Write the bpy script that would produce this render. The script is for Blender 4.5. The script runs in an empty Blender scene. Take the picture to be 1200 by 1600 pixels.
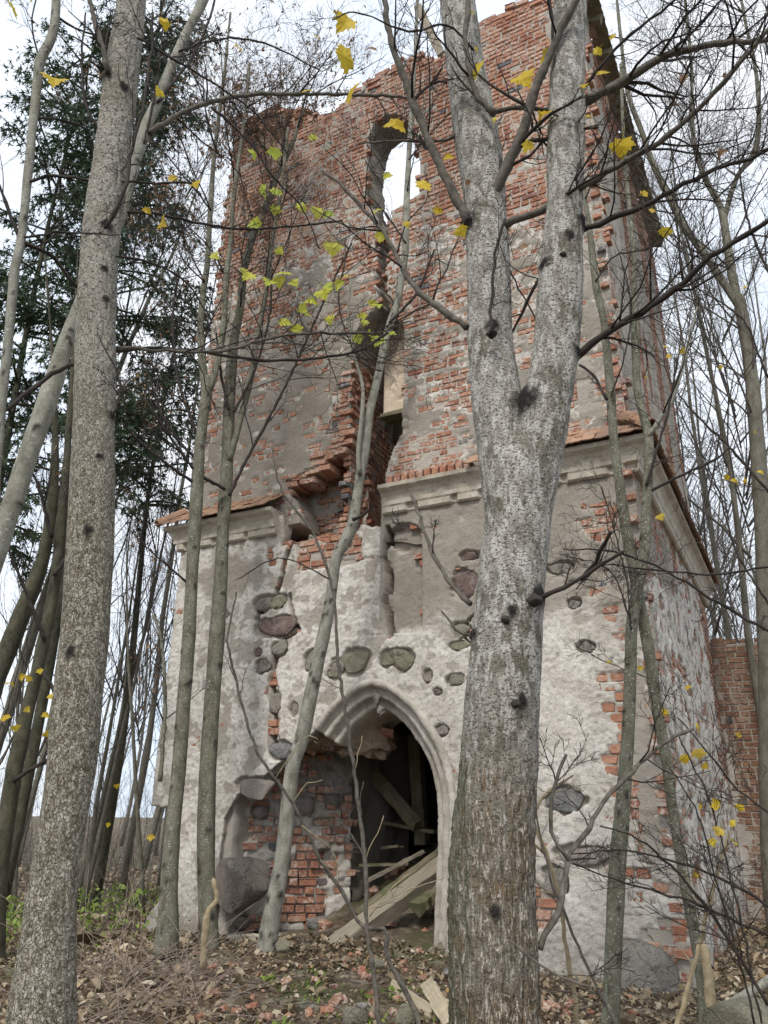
import bpy, math, random
import numpy as np
from mathutils import Matrix, Vector

rng = np.random.default_rng(11)
random.seed(11)
R = math.radians
scene = bpy.context.scene
COL = scene.collection

# ------------------------------------------------------------------ camera
F = 1202.0
PITCH, ROLL, TANG = R(21.6), R(1.0), R(28.1)
cp, sp, cr, sr = math.cos(PITCH), math.sin(PITCH), math.cos(ROLL), math.sin(ROLL)
RT = np.array([cr, -sp * sr, cp * sr]); UP = np.array([-sr, -sp * cr, cp * cr]); FW = np.array([0, cp, sp])
CAM = np.array([0, 0, 1.3])
cam_d = bpy.data.cameras.new('camera'); cam = bpy.data.objects.new('camera', cam_d); COL.objects.link(cam)
cam_d.sensor_fit = 'VERTICAL'; cam_d.sensor_height = 34.6; cam_d.lens = F / 1600 * 34.6
cam_d.clip_start = 0.05; cam_d.clip_end = 800
mw = Matrix.Identity(4)
for i in range(3):
    mw[i][0], mw[i][1], mw[i][2], mw[i][3] = RT[i], UP[i], -FW[i], CAM[i]
cam.matrix_world = mw
scene.camera = cam

# ------------------------------------------------------------------ world, sun, exposure
SUN_EL, SUN_AZ = R(48), R(200)          # azimuth measured clockwise from +Y: soft light from behind the viewer
w = bpy.data.worlds.new('World'); scene.world = w; w.use_nodes = True
nt = w.node_tree; nt.nodes.clear()
sky = nt.nodes.new('ShaderNodeTexSky'); sky.sky_type = 'NISHITA'; sky.sun_disc = False
sky.sun_elevation = SUN_EL; sky.sun_rotation = SUN_AZ; sky.air_density = 1.2; sky.dust_density = 2.0
tc = nt.nodes.new('ShaderNodeTexCoord')
nz = nt.nodes.new('ShaderNodeTexNoise'); nz.inputs['Scale'].default_value = 2.2; nz.inputs['Detail'].default_value = 5; nz.inputs['Roughness'].default_value = .5
nt.links.new(tc.outputs['Generated'], nz.inputs['Vector'])
rmp = nt.nodes.new('ShaderNodeValToRGB')
rmp.color_ramp.elements[0].position = .32; rmp.color_ramp.elements[0].color = (.60, .71, .86, 1)
rmp.color_ramp.elements[1].position = .66; rmp.color_ramp.elements[1].color = (.93, .96, 1.0, 1)
nt.links.new(nz.outputs['Fac'], rmp.inputs['Fac'])
vm = nt.nodes.new('ShaderNodeVectorMath'); vm.operation = 'SCALE'; vm.inputs['Scale'].default_value = 6.9
nt.links.new(rmp.outputs['Color'], vm.inputs[0])
mx = nt.nodes.new('ShaderNodeMixRGB'); mx.inputs['Fac'].default_value = .9
nt.links.new(sky.outputs['Color'], mx.inputs['Color1']); nt.links.new(vm.outputs['Vector'], mx.inputs['Color2'])
bg = nt.nodes.new('ShaderNodeBackground'); bg.inputs['Strength'].default_value = .11
nt.links.new(mx.outputs['Color'], bg.inputs['Color'])
wo = nt.nodes.new('ShaderNodeOutputWorld'); nt.links.new(bg.outputs['Background'], wo.inputs['Surface'])

sd = bpy.data.lights.new('sun', 'SUN'); sd.energy = 1.5; sd.angle = R(12); sd.color = (1, .95, .88)
so = bpy.data.objects.new('sun', sd); COL.objects.link(so)
dvec = Vector((math.sin(SUN_AZ) * math.cos(SUN_EL), math.cos(SUN_AZ) * math.cos(SUN_EL), math.sin(SUN_EL)))
so.rotation_euler = dvec.to_track_quat('Z', 'Y').to_euler()
scene.view_settings.view_transform = 'Standard'; scene.view_settings.look = 'None'
scene.view_settings.exposure = 0.90; scene.view_settings.gamma = 1.0
scene.cycles.max_bounces = 6; scene.cycles.diffuse_bounces = 3; scene.cycles.transparent_max_bounces = 4
scene.cycles.use_denoising = True

# ------------------------------------------------------------------ helpers: pixels, noise, meshes
def ray(px, py): return (px - 600) / F * RT + (800 - py) / F * UP + FW
def at(px, py, dist):
    r = ray(px, py); return CAM + r * dist / math.hypot(r[0], r[1])
TX = np.array([math.cos(TANG), -math.sin(TANG), 0]); TY = np.array([math.sin(TANG), math.cos(TANG), 0])
W, D = 6.42, 6.4
TO = np.array([-2.94, 10.674, 0.0])
def fr(px, py, y=0.0):                      # pixel -> (u, z) on the tower plane at depth y
    r = ray(px, py); c = CAM - TO; t = (y - c @ TY) / (r @ TY); p = c + t * r
    return (float(p @ TX), float(p[2]))
def frs(l, y=0.0): return np.array([fr(a, b, y) for a, b in l])
def tw(u, y, z): return TO + u * TX + y * TY + np.array([0, 0, z])   # tower local -> world
def tl(p): q = np.asarray(p) - TO; return np.array([q @ TX, q @ TY, q[2]])

_P = rng.permutation(256); _V = rng.random(256) * 2 - 1
def vn(x, y, z=0.0):
    x, y, z = np.broadcast_arrays(np.asarray(x, float), np.asarray(y, float), np.asarray(z, float))
    xi, yi, zi = np.floor(x).astype(int), np.floor(y).astype(int), np.floor(z).astype(int)
    fx, fy, fz = x - xi, y - yi, z - zi
    fx = fx * fx * (3 - 2 * fx); fy = fy * fy * (3 - 2 * fy); fz = fz * fz * (3 - 2 * fz)
    def h(a, b, c): return _V[_P[(_P[(_P[a & 255] + b) & 255] + c) & 255]]
    def lx(b, c): return h(xi, b, c) * (1 - fx) + h(xi + 1, b, c) * fx
    def ly(c): return lx(yi, c) * (1 - fy) + lx(yi + 1, c) * fy
    return ly(zi) * (1 - fz) + ly(zi + 1) * fz
def fbm(x, y, z=0.0, o=3):
    s = 0; a = 1.0; t = 0; k = 1.0
    for i in range(o):
        s = s + a * vn(np.asarray(x) * k + 17.3 * i, np.asarray(y) * k + 5.1 * i, np.asarray(z) * k); t += a; a *= .5; k *= 2.03
    return s / t
def sst(a, b, x):
    t = np.clip((x - a) / (b - a), 0, 1); return t * t * (3 - 2 * t)
def inpoly(x, y, poly):
    x = np.asarray(x); y = np.asarray(y); c = np.zeros(np.broadcast(x, y).shape, bool); n = len(poly)
    for i in range(n):
        x1, y1 = poly[i]; x2, y2 = poly[i - 1]
        if y1 == y2: continue
        c ^= ((y1 > y) != (y2 > y)) & (x < (x2 - x1) * (y - y1) / (y2 - y1) + x1)
    return c
def dline(x, y, pl):
    d = np.full(np.broadcast(x, y).shape, 9.0)
    for (a, b), (c, e) in zip(pl[:-1], pl[1:]):
        vx, vy = c - a, e - b; t = np.clip(((x - a) * vx + (y - b) * vy) / (vx * vx + vy * vy + 1e-9), 0, 1)
        d = np.minimum(d, np.hypot(x - a - t * vx, y - b - t * vy))
    return d

def mk_mesh(name, V, polys, attrs=None, smooth=False):
    me = bpy.data.meshes.new(name); V = np.asarray(V, np.float32)
    me.vertices.add(len(V)); me.vertices.foreach_set('co', V.ravel())
    polys = [np.asarray(p, np.int32) for p in polys if len(p)]
    loops = np.concatenate([p.ravel() for p in polys]); me.loops.add(len(loops)); me.loops.foreach_set('vertex_index', loops)
    sizes = np.concatenate([np.full(len(p), p.shape[1], np.int32) for p in polys])
    st = np.concatenate([[0], np.cumsum(sizes)[:-1]]).astype(np.int32)
    me.polygons.add(len(sizes)); me.polygons.foreach_set('loop_start', st)
    me.polygons.foreach_set('use_smooth', np.full(len(sizes), smooth, bool))
    for k, a in (attrs or {}).items():
        a = np.asarray(a, np.float32)
        if a.ndim == 1:
            at_ = me.attributes.new(k, 'FLOAT', 'POINT'); at_.data.foreach_set('value', a)
        else:
            at_ = me.attributes.new(k, 'FLOAT_COLOR', 'POINT'); at_.data.foreach_set('color', np.ascontiguousarray(a).ravel())
    me.update(calc_edges=True)
    return me
def ob(name, me, mat=None, parent=None, loc=None, kind=None):
    if mat is not None and not me.materials: me.materials.append(mat)
    o = bpy.data.objects.new(name, me); COL.objects.link(o)
    if parent is not None: o.parent = parent
    if loc is not None: o.location = loc
    if kind: o['kind'] = kind
    return o
def tag(o, label, cat, group=None):
    o['label'] = label; o['category'] = cat
    if group: o['group'] = group
    return o
def thing(name, label, cat, loc=(0, 0, 0), rz=0.0, group=None):
    o = bpy.data.objects.new(name, None); COL.objects.link(o); o.empty_display_size = .2
    o.location = loc; o.rotation_euler = (0, 0, rz)
    return tag(o, label, cat, group)
def wpart(name, V, polys, mat, parent, attrs=None, smooth=True, kind=None):   # mesh in world coordinates under an unrotated thing
    me = mk_mesh(name, np.asarray(V) - np.array(parent.location), polys, attrs, smooth)
    return ob(name, me, mat, parent, kind=kind)

class Acc:                                   # collects tubes and bits into one mesh
    def __init__(s): s.v = []; s.p = {}; s.n = 0
    def add(s, V, *polys):
        s.v.append(np.asarray(V, float))
        for p in polys:
            p = np.asarray(p)
            if len(p): s.p.setdefault(p.shape[1], []).append(p + s.n)
        s.n += len(V)
    def get(s): return np.concatenate(s.v), [np.concatenate(x) for x in s.p.values()]
_qc = {}
def tube_faces(n, k):
    if (n, k) not in _qc:
        i = np.arange(n - 1)[:, None] * k; j = np.arange(k)[None]; j2 = (j + 1) % k
        _qc[n, k] = np.stack([i + j, i + j2, i + k + j2, i + k + j], -1).reshape(-1, 4)
    return _qc[n, k]
def frames(P):
    T = np.gradient(P, axis=0); T /= np.linalg.norm(T, axis=1, keepdims=True) + 1e-9
    ref = np.array([0, 0, 1.0]) if abs(T[:, 2]).mean() < .75 else np.array([1.0, 0, 0])
    A = np.cross(T, ref); A /= np.linalg.norm(A, axis=1, keepdims=True) + 1e-9
    return T, A, np.cross(T, A)
def tube(acc, P, r, k):
    P = np.asarray(P, float); r = np.broadcast_to(np.asarray(r, float), (len(P),)); T, A, B = frames(P)
    th = np.arange(k) / k * 2 * np.pi
    V = P[:, None] + r[:, None, None] * (np.cos(th)[None, :, None] * A[:, None] + np.sin(th)[None, :, None] * B[:, None])
    V = V.reshape(-1, 3); n = len(P)
    acc.add(np.vstack([V, P[:1], P[-1:] + T[-1:] * r[-1]]), tube_faces(n, k),
            np.stack([np.full(k, n * k), (np.arange(k) + 1) % k, np.arange(k)], 1),
            np.stack([np.full(k, n * k + 1), (n - 1) * k + np.arange(k), (n - 1) * k + (np.arange(k) + 1) % k], 1))
def smooth_path(P, n):
    P = np.asarray(P, float)
    if len(P) < 3:
        t = np.linspace(0, 1, n)[:, None]; return P[0] * (1 - t) + P[-1] * t
    Q = np.vstack([2 * P[0] - P[1], P, 2 * P[-1] - P[-2]])
    L = np.r_[0, np.cumsum(np.linalg.norm(np.diff(P[:, :3], axis=0), axis=1))]; s = np.linspace(0, L[-1], n)
    i = np.clip(np.searchsorted(L, s, 'right') - 1, 0, len(P) - 2); t = ((s - L[i]) / (L[i + 1] - L[i] + 1e-9))[:, None]
    a, b, c, d = Q[i], Q[i + 1], Q[i + 2], Q[i + 3]
    return .5 * (2 * b + (c - a) * t + (2 * a - 5 * b + 4 * c - d) * t ** 2 + (3 * b - a - 3 * c + d) * t ** 3)

# ------------------------------------------------------------------ materials
class NT:
    def __init__(s, name):
        s.m = bpy.data.materials.new(name); s.m.use_nodes = True; s.t = s.m.node_tree; s.b = s.t.nodes['Principled BSDF']
        s.b.inputs['Specular IOR Level'].default_value = .25
        s._tc = None
    def n(s, typ, ins=None, **kw):
        x = s.t.nodes.new('ShaderNode' + typ)
        for k, v in kw.items(): setattr(x, k, v)
        for k, v in (ins or {}).items():
            sk = x.inputs[k]
            if isinstance(v, bpy.types.NodeSocket): s.t.links.new(v, sk)
            else: sk.default_value = v
        return x
    def co(s, kind='Object', scale=(1, 1, 1), loc=(0, 0, 0)):
        if s._tc is None: s._tc = s.n('TexCoord')
        return s.n('Mapping', {'Vector': s._tc.outputs[kind], 'Scale': scale, 'Location': loc}).outputs[0]
    def noise(s, vec, scale, detail=3, rough=.55, dist=0): return s.n('TexNoise', {'Vector': vec, 'Scale': scale, 'Detail': detail, 'Roughness': rough, 'Distortion': dist}).outputs['Fac']
    def voro(s, vec, scale, feature='F1', rnd=1.0): return s.n('TexVoronoi', {'Vector': vec, 'Scale': scale, 'Randomness': rnd}, feature=feature)
    def ramp(s, fac, *st):
        r = s.n('ValToRGB', {'Fac': fac}); e = r.color_ramp.elements
        while len(e) < len(st): e.new(.5)
        for q, (p, c) in zip(e, st):
            q.position = p; q.color = (c, c, c, 1) if not isinstance(c, tuple) else (*c, 1)
        return r.outputs['Color']
    def mix(s, fac, a, b, mode='MIX'):
        x = s.n('MixRGB', blend_type=mode)
        for k, v in (('Fac', fac), ('Color1', a), ('Color2', b)):
            sk = x.inputs[k]
            if isinstance(v, bpy.types.NodeSocket): s.t.links.new(v, sk)
            elif isinstance(v, tuple): sk.default_value = (*v, 1)
            else: sk.default_value = v if k == 'Fac' else (v, v, v, 1)
        return x.outputs[0]
    def math(s, op, a, b=0.0, clamp=False):
        x = s.n('Math', operation=op, use_clamp=clamp)
        for k, v in ((0, a), (1, b)):
            if isinstance(v, bpy.types.NodeSocket): s.t.links.new(v, x.inputs[k])
            else: x.inputs[k].default_value = v
        return x.outputs[0]
    def attr(s, name): return s.n('Attribute', attribute_name=name)
    def out(s, col, rough=.9, bump=None, strength=.4, dist=.01):
        s.t.links.new(col, s.b.inputs['Base Color'])
        if isinstance(rough, bpy.types.NodeSocket): s.t.links.new(rough, s.b.inputs['Roughness'])
        else: s.b.inputs['Roughness'].default_value = rough
        if bump is not None:
            b = s.n('Bump', {'Height': bump, 'Strength': strength, 'Distance': dist}); s.t.links.new(b.outputs[0], s.b.inputs['Normal'])
        return s.m
    def rnd(s):
        a = s.n('ObjectInfo').outputs['Random']; b = s.n('NewGeometry').outputs['Random Per Island']
        return s.math('FRACT', s.math('ADD', a, b))

def m_plaster():
    t = NT('weathered_plaster'); v = t.co(); a = t.n('SeparateColor', {'Color': t.attr('wm').outputs['Color']})
    n1 = t.noise(v, 3, 5, .65); n2 = t.noise(v, 22, 4, .7); n3 = t.noise(v, 90, 3, .7)
    white = t.mix(t.ramp(n1, (.3, 0), (.7, 1)), (.56, .515, .445), (.80, .76, .695))
    white = t.mix(t.ramp(n2, (.50, 0), (.68, .75)), white, (.36, .33, .29))
    grey = t.mix(t.ramp(n1, (.3, 0), (.7, 1)), (.27, .235, .19), (.40, .36, .305))
    grey = t.mix(t.ramp(n2, (.5, 0), (.8, .5)), grey, (.24, .21, .175))
    mort = t.mix(n2, (.36, .31, .25), (.58, .53, .46))
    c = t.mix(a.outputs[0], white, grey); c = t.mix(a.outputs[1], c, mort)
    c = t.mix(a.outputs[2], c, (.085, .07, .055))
    c = t.mix(.5, c, t.ramp(n3, (.3, .55), (.7, 1.0)), 'MULTIPLY')
    h = t.math('ADD', t.math('MULTIPLY', n2, .6), t.math('MULTIPLY', n3, .5))
    return t.out(c, .95, h, .85, .03)
def m_brick(name='old_brick', dirt=0.0):
    t = NT(name); v = t.co(); r = t.rnd()
    c = t.ramp(r, (0, (.29, .120, .072)), (.25, (.38, .180, .110)), (.45, (.26, .105, .066)), (.62, (.42, .220, .142)), (.8, (.33, .145, .088)), (.95, (.24, .09, .06)), (.985, (.11, .11, .12)))
    g = t.n('NewGeometry').outputs['Position']
    n1 = t.noise(g, 3.2, 4, .6); n2 = t.noise(g, 28, 4, .7); n3 = t.noise(g, 110, 2, .6)
    c = t.mix(.55, c, t.ramp(n2, (.25, .62), (.75, 1.15)), 'MULTIPLY')
    sm = t.math('MULTIPLY', t.ramp(n1, (.42, .1), (.58, 1)), t.ramp(n2, (.44, 0), (.60, .9)))
    c = t.mix(sm, c, (.50, .44, .37))
    if dirt: c = t.mix(dirt, c, t.mix(n1, (.075, .055, .035), (.16, .12, .075)))
    h = t.math('ADD', n2, t.math('MULTIPLY', n3, .4))
    return t.out(c, .92, h, .6, .014)
def m_stone(name, stops, speck=.5):
    t = NT(name); v = t.co(); o = t.n('ObjectInfo').outputs['Random']; g = t.n('NewGeometry').outputs['Position']
    c = t.ramp(o, *stops); n1 = t.noise(g, 5, 4, .6); n2 = t.noise(g, 60, 3, .75); vo = t.voro(g, 120).outputs['Distance']
    c = t.mix(.6, c, t.ramp(n1, (.3, .6), (.7, 1.2)), 'MULTIPLY')
    c = t.mix(speck, c, t.ramp(n2, (.35, .5), (.65, 1.35)), 'MULTIPLY')
    c = t.mix(t.ramp(n1, (.60, 0), (.72, .35)), c, (.30, .31, .22))
    cr_ = t.math('ABSOLUTE', t.math('SUBTRACT', t.noise(g, 3.1, 2, .5, 1.2), .5)); c = t.mix(t.math('MULTIPLY', t.ramp(cr_, (.004, .8), (.012, 0)), t.ramp(n2, (.4, .2), (.6, 1))), c, (.05, .045, .04)); c = t.mix(t.ramp(t.noise(g, 17, 4, .7), (.50, 0), (.66, .55)), c, (.36, .35, .30))
    return t.out(c, .85, t.math('ADD', n2, t.math('ADD', n1, t.ramp(cr_, (0, 0), (.02, .35)))), .9, .04)
def m_tile():
    t = NT('clay_tile'); r = t.rnd(); g = t.n('NewGeometry').outputs['Position']
    c = t.ramp(r, (0, (.34, .20, .125)), (.4, (.28, .17, .115)), (.7, (.38, .235, .155)), (1, (.23, .15, .105)))
    n1 = t.noise(g, 9, 4, .6); n2 = t.noise(g, 60, 3, .7)
    c = t.mix(t.ramp(n1, (.52, 0), (.72, .5)), c, (.25, .21, .16)); c = t.mix(.5, c, t.ramp(n2, (.3, .6), (.7, 1.1)), 'MULTIPLY')
    return t.out(c, .9, n2, .3, .01)
def m_stucco(name, a, b):
    t = NT(name); g = t.n('NewGeometry').outputs['Position']
    n1 = t.noise(g, 4, 4, .6); n2 = t.noise(g, 30, 4, .7); n3 = t.noise(g, 90, 2, .6)
    c = t.mix(t.ramp(n1, (.35, 0), (.65, 1)), a, b); c = t.mix(t.ramp(n2, (.52, 0), (.7, .7)), c, tuple(x * .6 for x in a))
    return t.out(c, .95, t.math('ADD', n2, n3), .45, .015)
def m_wood(name, a, b, moss=0.0):
    t = NT(name); v = t.co('Object', (60, 60, 3)); n = t.noise(v, 1, 5, .7); g = t.co('Object'); n2 = t.noise(g, 6, 4, .6)
    c = t.mix(t.ramp(n, (.3, 0), (.7, 1)), a, b)
    if moss: c = t.mix(t.ramp(n2, (.48, 0), (.62, moss)), c, (.085, .10, .04))
    return t.out(c, .9, n, .5, .01)
def m_bark_main():
    t = NT('grey_white_bark'); fur = t.attr('fur').outputs['Fac']; blk = t.attr('blk').outputs['Fac']
    v = t.co('Object', (1, 1, .38)); v2 = t.co('Object', (1, 1, 1.9)); v3 = t.co('Object', (1, 1, .10)); o = t.co('Object')
    n1 = t.noise(v, 26, 4, .65); sp1 = t.noise(v2, 64, 3, .55, .5); sp2 = t.noise(v2, 120, 2, .5); big = t.noise(o, 4.5, 4, .6); fib = t.noise(v3, 75, 4, .7)
    c = t.mix(t.ramp(big, (.38, 0), (.60, 1)), (.15, .138, .105), (.36, .34, .30))
    c = t.mix(t.ramp(n1, (.46, 0), (.58, .75)), c, (.55, .53, .49))
    c = t.mix(t.ramp(sp1, (.54, 0), (.59, .85)), c, (.07, .062, .05))
    c = t.mix(t.ramp(sp2, (.60, 0), (.66, .8)), c, (.07, .06, .05))
    rid = t.attr('rid').outputs['Fac']
    low = t.mix(t.ramp(fib, (.36, 0), (.62, 1)), (.050, .036, .022), (.16, .110, .062))
    low = t.mix(t.ramp(big, (.46, 0), (.60, .8)), low, t.mix(fib, (.09, .08, .06), (.22, .20, .165)))
    v4 = t.co('Object', (1, 1, .17)); ln = t.math('ABSOLUTE', t.math('SUBTRACT', t.noise(v4, 44, 3, .5, .25), .5)); ln2 = t.math('ABSOLUTE', t.math('SUBTRACT', t.noise(v4, 85, 2, .5, .3), .5))
    lines = t.math('MAXIMUM', t.ramp(ln, (.012, 1), (.040, 0)), t.math('MULTIPLY', t.ramp(ln2, (.010, 1), (.035, 0)), .6))
    low = t.mix(t.math('MULTIPLY', lines, t.ramp(t.noise(v, 60, 3, .6), (.36, .1), (.56, 1))), low, (.42, .385, .325))
    low = t.mix(t.ramp(ln, (.13, 0), (.22, .75)), low, (.028, .021, .014))
    low = t.mix(t.ramp(sp1, (.56, 0), (.62, .6)), low, (.03, .025, .018))
    nx = t.n('SeparateXYZ', {'Vector': t._tc.outputs['Normal']}).outputs[0]
    low = t.mix(t.ramp(t.math('ADD', nx, t.math('MULTIPLY', t.math('SUBTRACT', n1, .5), .6)), (.0, 0), (.01, 0)), low, (.1, .1, .05)) if False else low
    ms = t.math('MULTIPLY', t.math('ADD', nx, t.math('MULTIPLY', t.math('SUBTRACT', n1, .5), .7)), -1)
    low = t.mix(t.ramp(ms, (.55, 0), (.95, .6)), low, (.055, .065, .032))
    k = t.math('ADD', fur, t.math('ADD', t.math('MULTIPLY', t.math('SUBTRACT', big, .5), 1.3), t.math('MULTIPLY', t.math('SUBTRACT', n1, .5), 1.6)), True)
    c = t.mix(t.ramp(k, (.38, 0), (.70, 1)), c, low); c = t.mix(blk, c, (.02, .017, .015))
    h = t.math('ADD', t.math('MULTIPLY', fib, .5), t.math('ADD', t.math('MULTIPLY', sp1, -.7), t.math('MULTIPLY', lines, .6)))
    return t.out(c, .9, h, .7, .015)
def m_bark_scale():
    t = NT('scaly_grey_bark'); up = t.attr('fur').outputs['Fac']; blk = t.attr('blk').outputs['Fac']
    v = t.co('Object', (1, 1, .62)); v2 = t.co('Object', (1, 1, 1.6)); o = t.co('Object')
    dv = t.n('TexNoise', {'Vector': o, 'Scale': 30.0, 'Detail': 4.0}).outputs['Color']
    wv = t.n('VectorMath', {0: v, 1: t.n('VectorMath', {0: dv, 'Scale': .05}, operation='SCALE').outputs[0]}, operation='ADD').outputs[0]
    e = t.voro(wv, 80, 'DISTANCE_TO_EDGE').outputs['Distance']; f1 = t.n('SeparateColor', {'Color': t.voro(wv, 80).outputs['Color']}).outputs[0]
    n1 = t.noise(v, 42, 5, .7); n0 = t.noise(v, 90, 3, .6); big = t.noise(o, 4, 4, .6); sp = t.noise(v2, 55, 2, .5, .3)
    low = t.mix(t.ramp(n1, (.40, 0), (.60, 1)), (.17, .145, .10), (.40, .37, .30))
    low = t.mix(t.ramp(f1, (.70, 0), (.95, .5)), low, (.50, .47, .40))
    low = t.mix(t.ramp(f1, (.0, .7), (.3, 0)), low, (.12, .10, .065))
    low = t.mix(t.ramp(t.math('ADD', e, t.math('MULTIPLY', n0, .18)), (.08, .9), (.17, 0)), low, (.055, .046, .032))
    hi = t.mix(t.ramp(sp, (.56, 0), (.62, .8)), t.mix(t.ramp(big, (.35, 0), (.65, 1)), (.30, .275, .225), (.47, .445, .39)), (.07, .06, .05))
    c = t.mix(up, low, hi); c = t.mix(t.ramp(big, (.5, 0), (.75, .3)), c, (.13, .14, .085)); c = t.mix(blk, c, (.02, .017, .015))
    h = t.math('ADD', t.ramp(e, (0, 0), (.12, .7)), t.math('ADD', n1, t.math('MULTIPLY', f1, .6)))
    return t.out(c, .9, h, .8, .02)
def m_bark_smooth(name, a, b, lich=.5):
    t = NT(name); v = t.co('Object', (1, 1, .5)); v2 = t.co('Object', (1, 1, 1.4))
    n1 = t.noise(v, 14, 4, .6); n2 = t.noise(v2, 55, 3, .6); n3 = t.noise(v, 5, 3, .6)
    c = t.mix(t.ramp(n1, (.32, 0), (.68, 1)), a, b); c = t.mix(t.ramp(n2, (.60, 0), (.68, lich)), c, (.52, .54, .50))
    c = t.mix(t.ramp(n3, (.5, 0), (.7, .35)), c, (.10, .085, .045)); c = t.mix(t.ramp(n2, (.30, .7), (.38, 0)), c, tuple(x * .35 for x in a)); c = t.mix(t.attr('blk').outputs['Fac'], c, (.03, .026, .02))
    return t.out(c, .85, n2, .4, .008)
def m_plain(name, a, b, scale=8, rough=.85):
    t = NT(name); g = t.n('NewGeometry').outputs['Position']; return t.out(t.mix(t.ramp(t.noise(g, scale, 4, .6), (.3, 0), (.7, 1)), a, b), rough)
def m_leaf(name, stops, trans=.45, spots=False):
    t = NT(name); c = t.ramp(t.rnd(), *stops); n = t.noise(t.co(), 9, 3, .6)
    c = t.mix(.5, c, t.ramp(n, (.3, .6), (.7, 1.1)), 'MULTIPLY')
    if spots: c = t.mix(t.ramp(t.noise(t.co(), 4.5, 3, .6), (.60, 0), (.68, .85)), c, (.16, .07, .02))
    t.t.links.new(c, t.b.inputs['Base Color']); t.b.inputs['Roughness'].default_value = .6
    tr = t.n('BsdfTranslucent', {'Color': c}); ms = t.n('MixShader', {0: trans, 1: t.b.outputs[0], 2: tr.outputs[0]})
    t.t.links.new(ms.outputs[0], t.t.nodes['Material Output'].inputs['Surface']); return t.m
def m_ground():
    t = NT('forest_soil'); g = t.n('NewGeometry').outputs['Position']
    n1 = t.noise(g, .9, 5, .6); n2 = t.noise(g, 14, 5, .7); n3 = t.noise(g, 70, 3, .7); n4 = t.noise(g, 2.7, 4, .6)
    c = t.mix(t.ramp(n2, (.3, 0), (.7, 1)), (.065, .045, .030), (.20, .15, .105))
    c = t.mix(t.ramp(n4, (.52, 0), (.62, .8)), c, (.30, .255, .20)); c = t.mix(t.ramp(n1, (.52, 0), (.62, .6)), c, (.07, .095, .028))
    c = t.mix(.6, c, t.ramp(n3, (.3, .5), (.7, 1.2)), 'MULTIPLY')
    return t.out(c, .95, t.math('ADD', n2, n3), .6, .03)

M_PL, M_BR, M_TILE = m_plaster(), m_brick(), m_tile(); M_BR2 = m_brick('mossy_brown_brick', .45)
M_ST = m_stone('fieldstone', [(0, (.26, .24, .21)), (.25, (.33, .29, .245)), (.45, (.27, .215, .195)), (.6, (.30, .29, .22)), (.8, (.36, .315, .27)), (1, (.24, .24, .235))])
M_PUR = m_stone('purple_brown_stone', [(0, (.21, .145, .125)), (1, (.23, .155, .14))], .4)
M_OLV = m_stone('olive_grey_stone', [(0, (.27, .25, .18)), (1, (.30, .275, .19))], .5)
M_PNK = m_stone('pale_pinkish_stone', [(0, (.34, .29, .26)), (1, (.36, .31, .28))], .5)
M_STUC = m_stucco('cornice_stucco', (.36, .315, .25), (.52, .475, .40))
M_ARCH = m_stucco('weathered_arch_stucco', (.33, .295, .245), (.52, .48, .42))
M_CREAM = m_stucco('cream_plaster', (.62, .50, .38), (.72, .61, .48))
M_RUB = m_stucco('broken_masonry', (.27, .205, .15), (.40, .32, .24))
M_DARKW = m_stucco('dark_brown_inner_wall', (.11, .09, .065), (.17, .14, .105))  # dark brown tone for the inner walls and vault
M_WOOD = m_wood('silver_grey_timber', (.16, .138, .10), (.35, .305, .235))
M_WOODM = m_wood('mossy_old_timber', (.11, .095, .06), (.26, .22, .155), .7)
M_WOODP = m_wood('pale_split_wood', (.30, .245, .165), (.48, .41, .30))
M_BK1, M_BK2 = m_bark_main(), m_bark_scale()
M_BKG = m_bark_smooth('greenish_sapling_bark', (.085, .082, .055), (.185, .178, .135), .75)
M_BKD = m_bark_smooth('dark_olive_bark', (.030, .030, .018), (.085, .080, .052), .15)
M_BKP = m_bark_smooth('pale_grey_sapling_bark', (.14, .136, .105), (.30, .29, .245), .6)
M_BKB = m_bark_smooth('distant_trunk_bark', (.085, .078, .060), (.175, .162, .13), .25)
M_TWD = m_plain('dark_twig', (.022, .018, .016), (.055, .045, .038))
M_TWG = m_plain('grey_twig', (.055, .047, .038), (.15, .135, .11), 25)
M_TWB = m_plain('brown_far_twig', (.065, .056, .047), (.13, .115, .098))
M_TWP = m_plain('pale_dry_stem', (.20, .155, .09), (.36, .295, .19), 22)
M_BRAM = m_plain('tan_bramble_stem', (.20, .15, .12), (.36, .29, .24))
M_LFY = m_leaf('yellow_maple_leaf', [(0, (.66, .47, .035)), (.4, (.72, .56, .06)), (.7, (.58, .40, .03)), (1, (.70, .52, .10))], .45, True)
M_LFG = m_leaf('yellow_green_leaf', [(0, (.56, .58, .07)), (.5, (.62, .60, .10)), (1, (.45, .55, .08))], .5, True)
M_LFB = m_leaf('dry_brown_leaf', [(0, (.26, .15, .08)), (.5, (.34, .21, .12)), (1, (.18, .10, .06))], .3)
M_LIT = m_leaf('fallen_leaf', [(0, (.15, .10, .060)), (.2, (.34, .265, .17)), (.4, (.11, .075, .045)), (.6, (.44, .365, .255)), (.8, (.22, .14, .08)), (.95, (.54, .47, .35)), (1, (.36, .22, .07))], .12)
M_CON = m_leaf('dark_conifer_foliage', [(0, (.022, .046, .020)), (.6, (.040, .070, .030)), (1, (.06, .09, .045))], .15)
M_WEED = m_leaf('green_weed_leaf', [(0, (.22, .32, .06)), (.5, (.34, .44, .10)), (1, (.14, .22, .05))], .4)
M_GR = m_ground()

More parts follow.
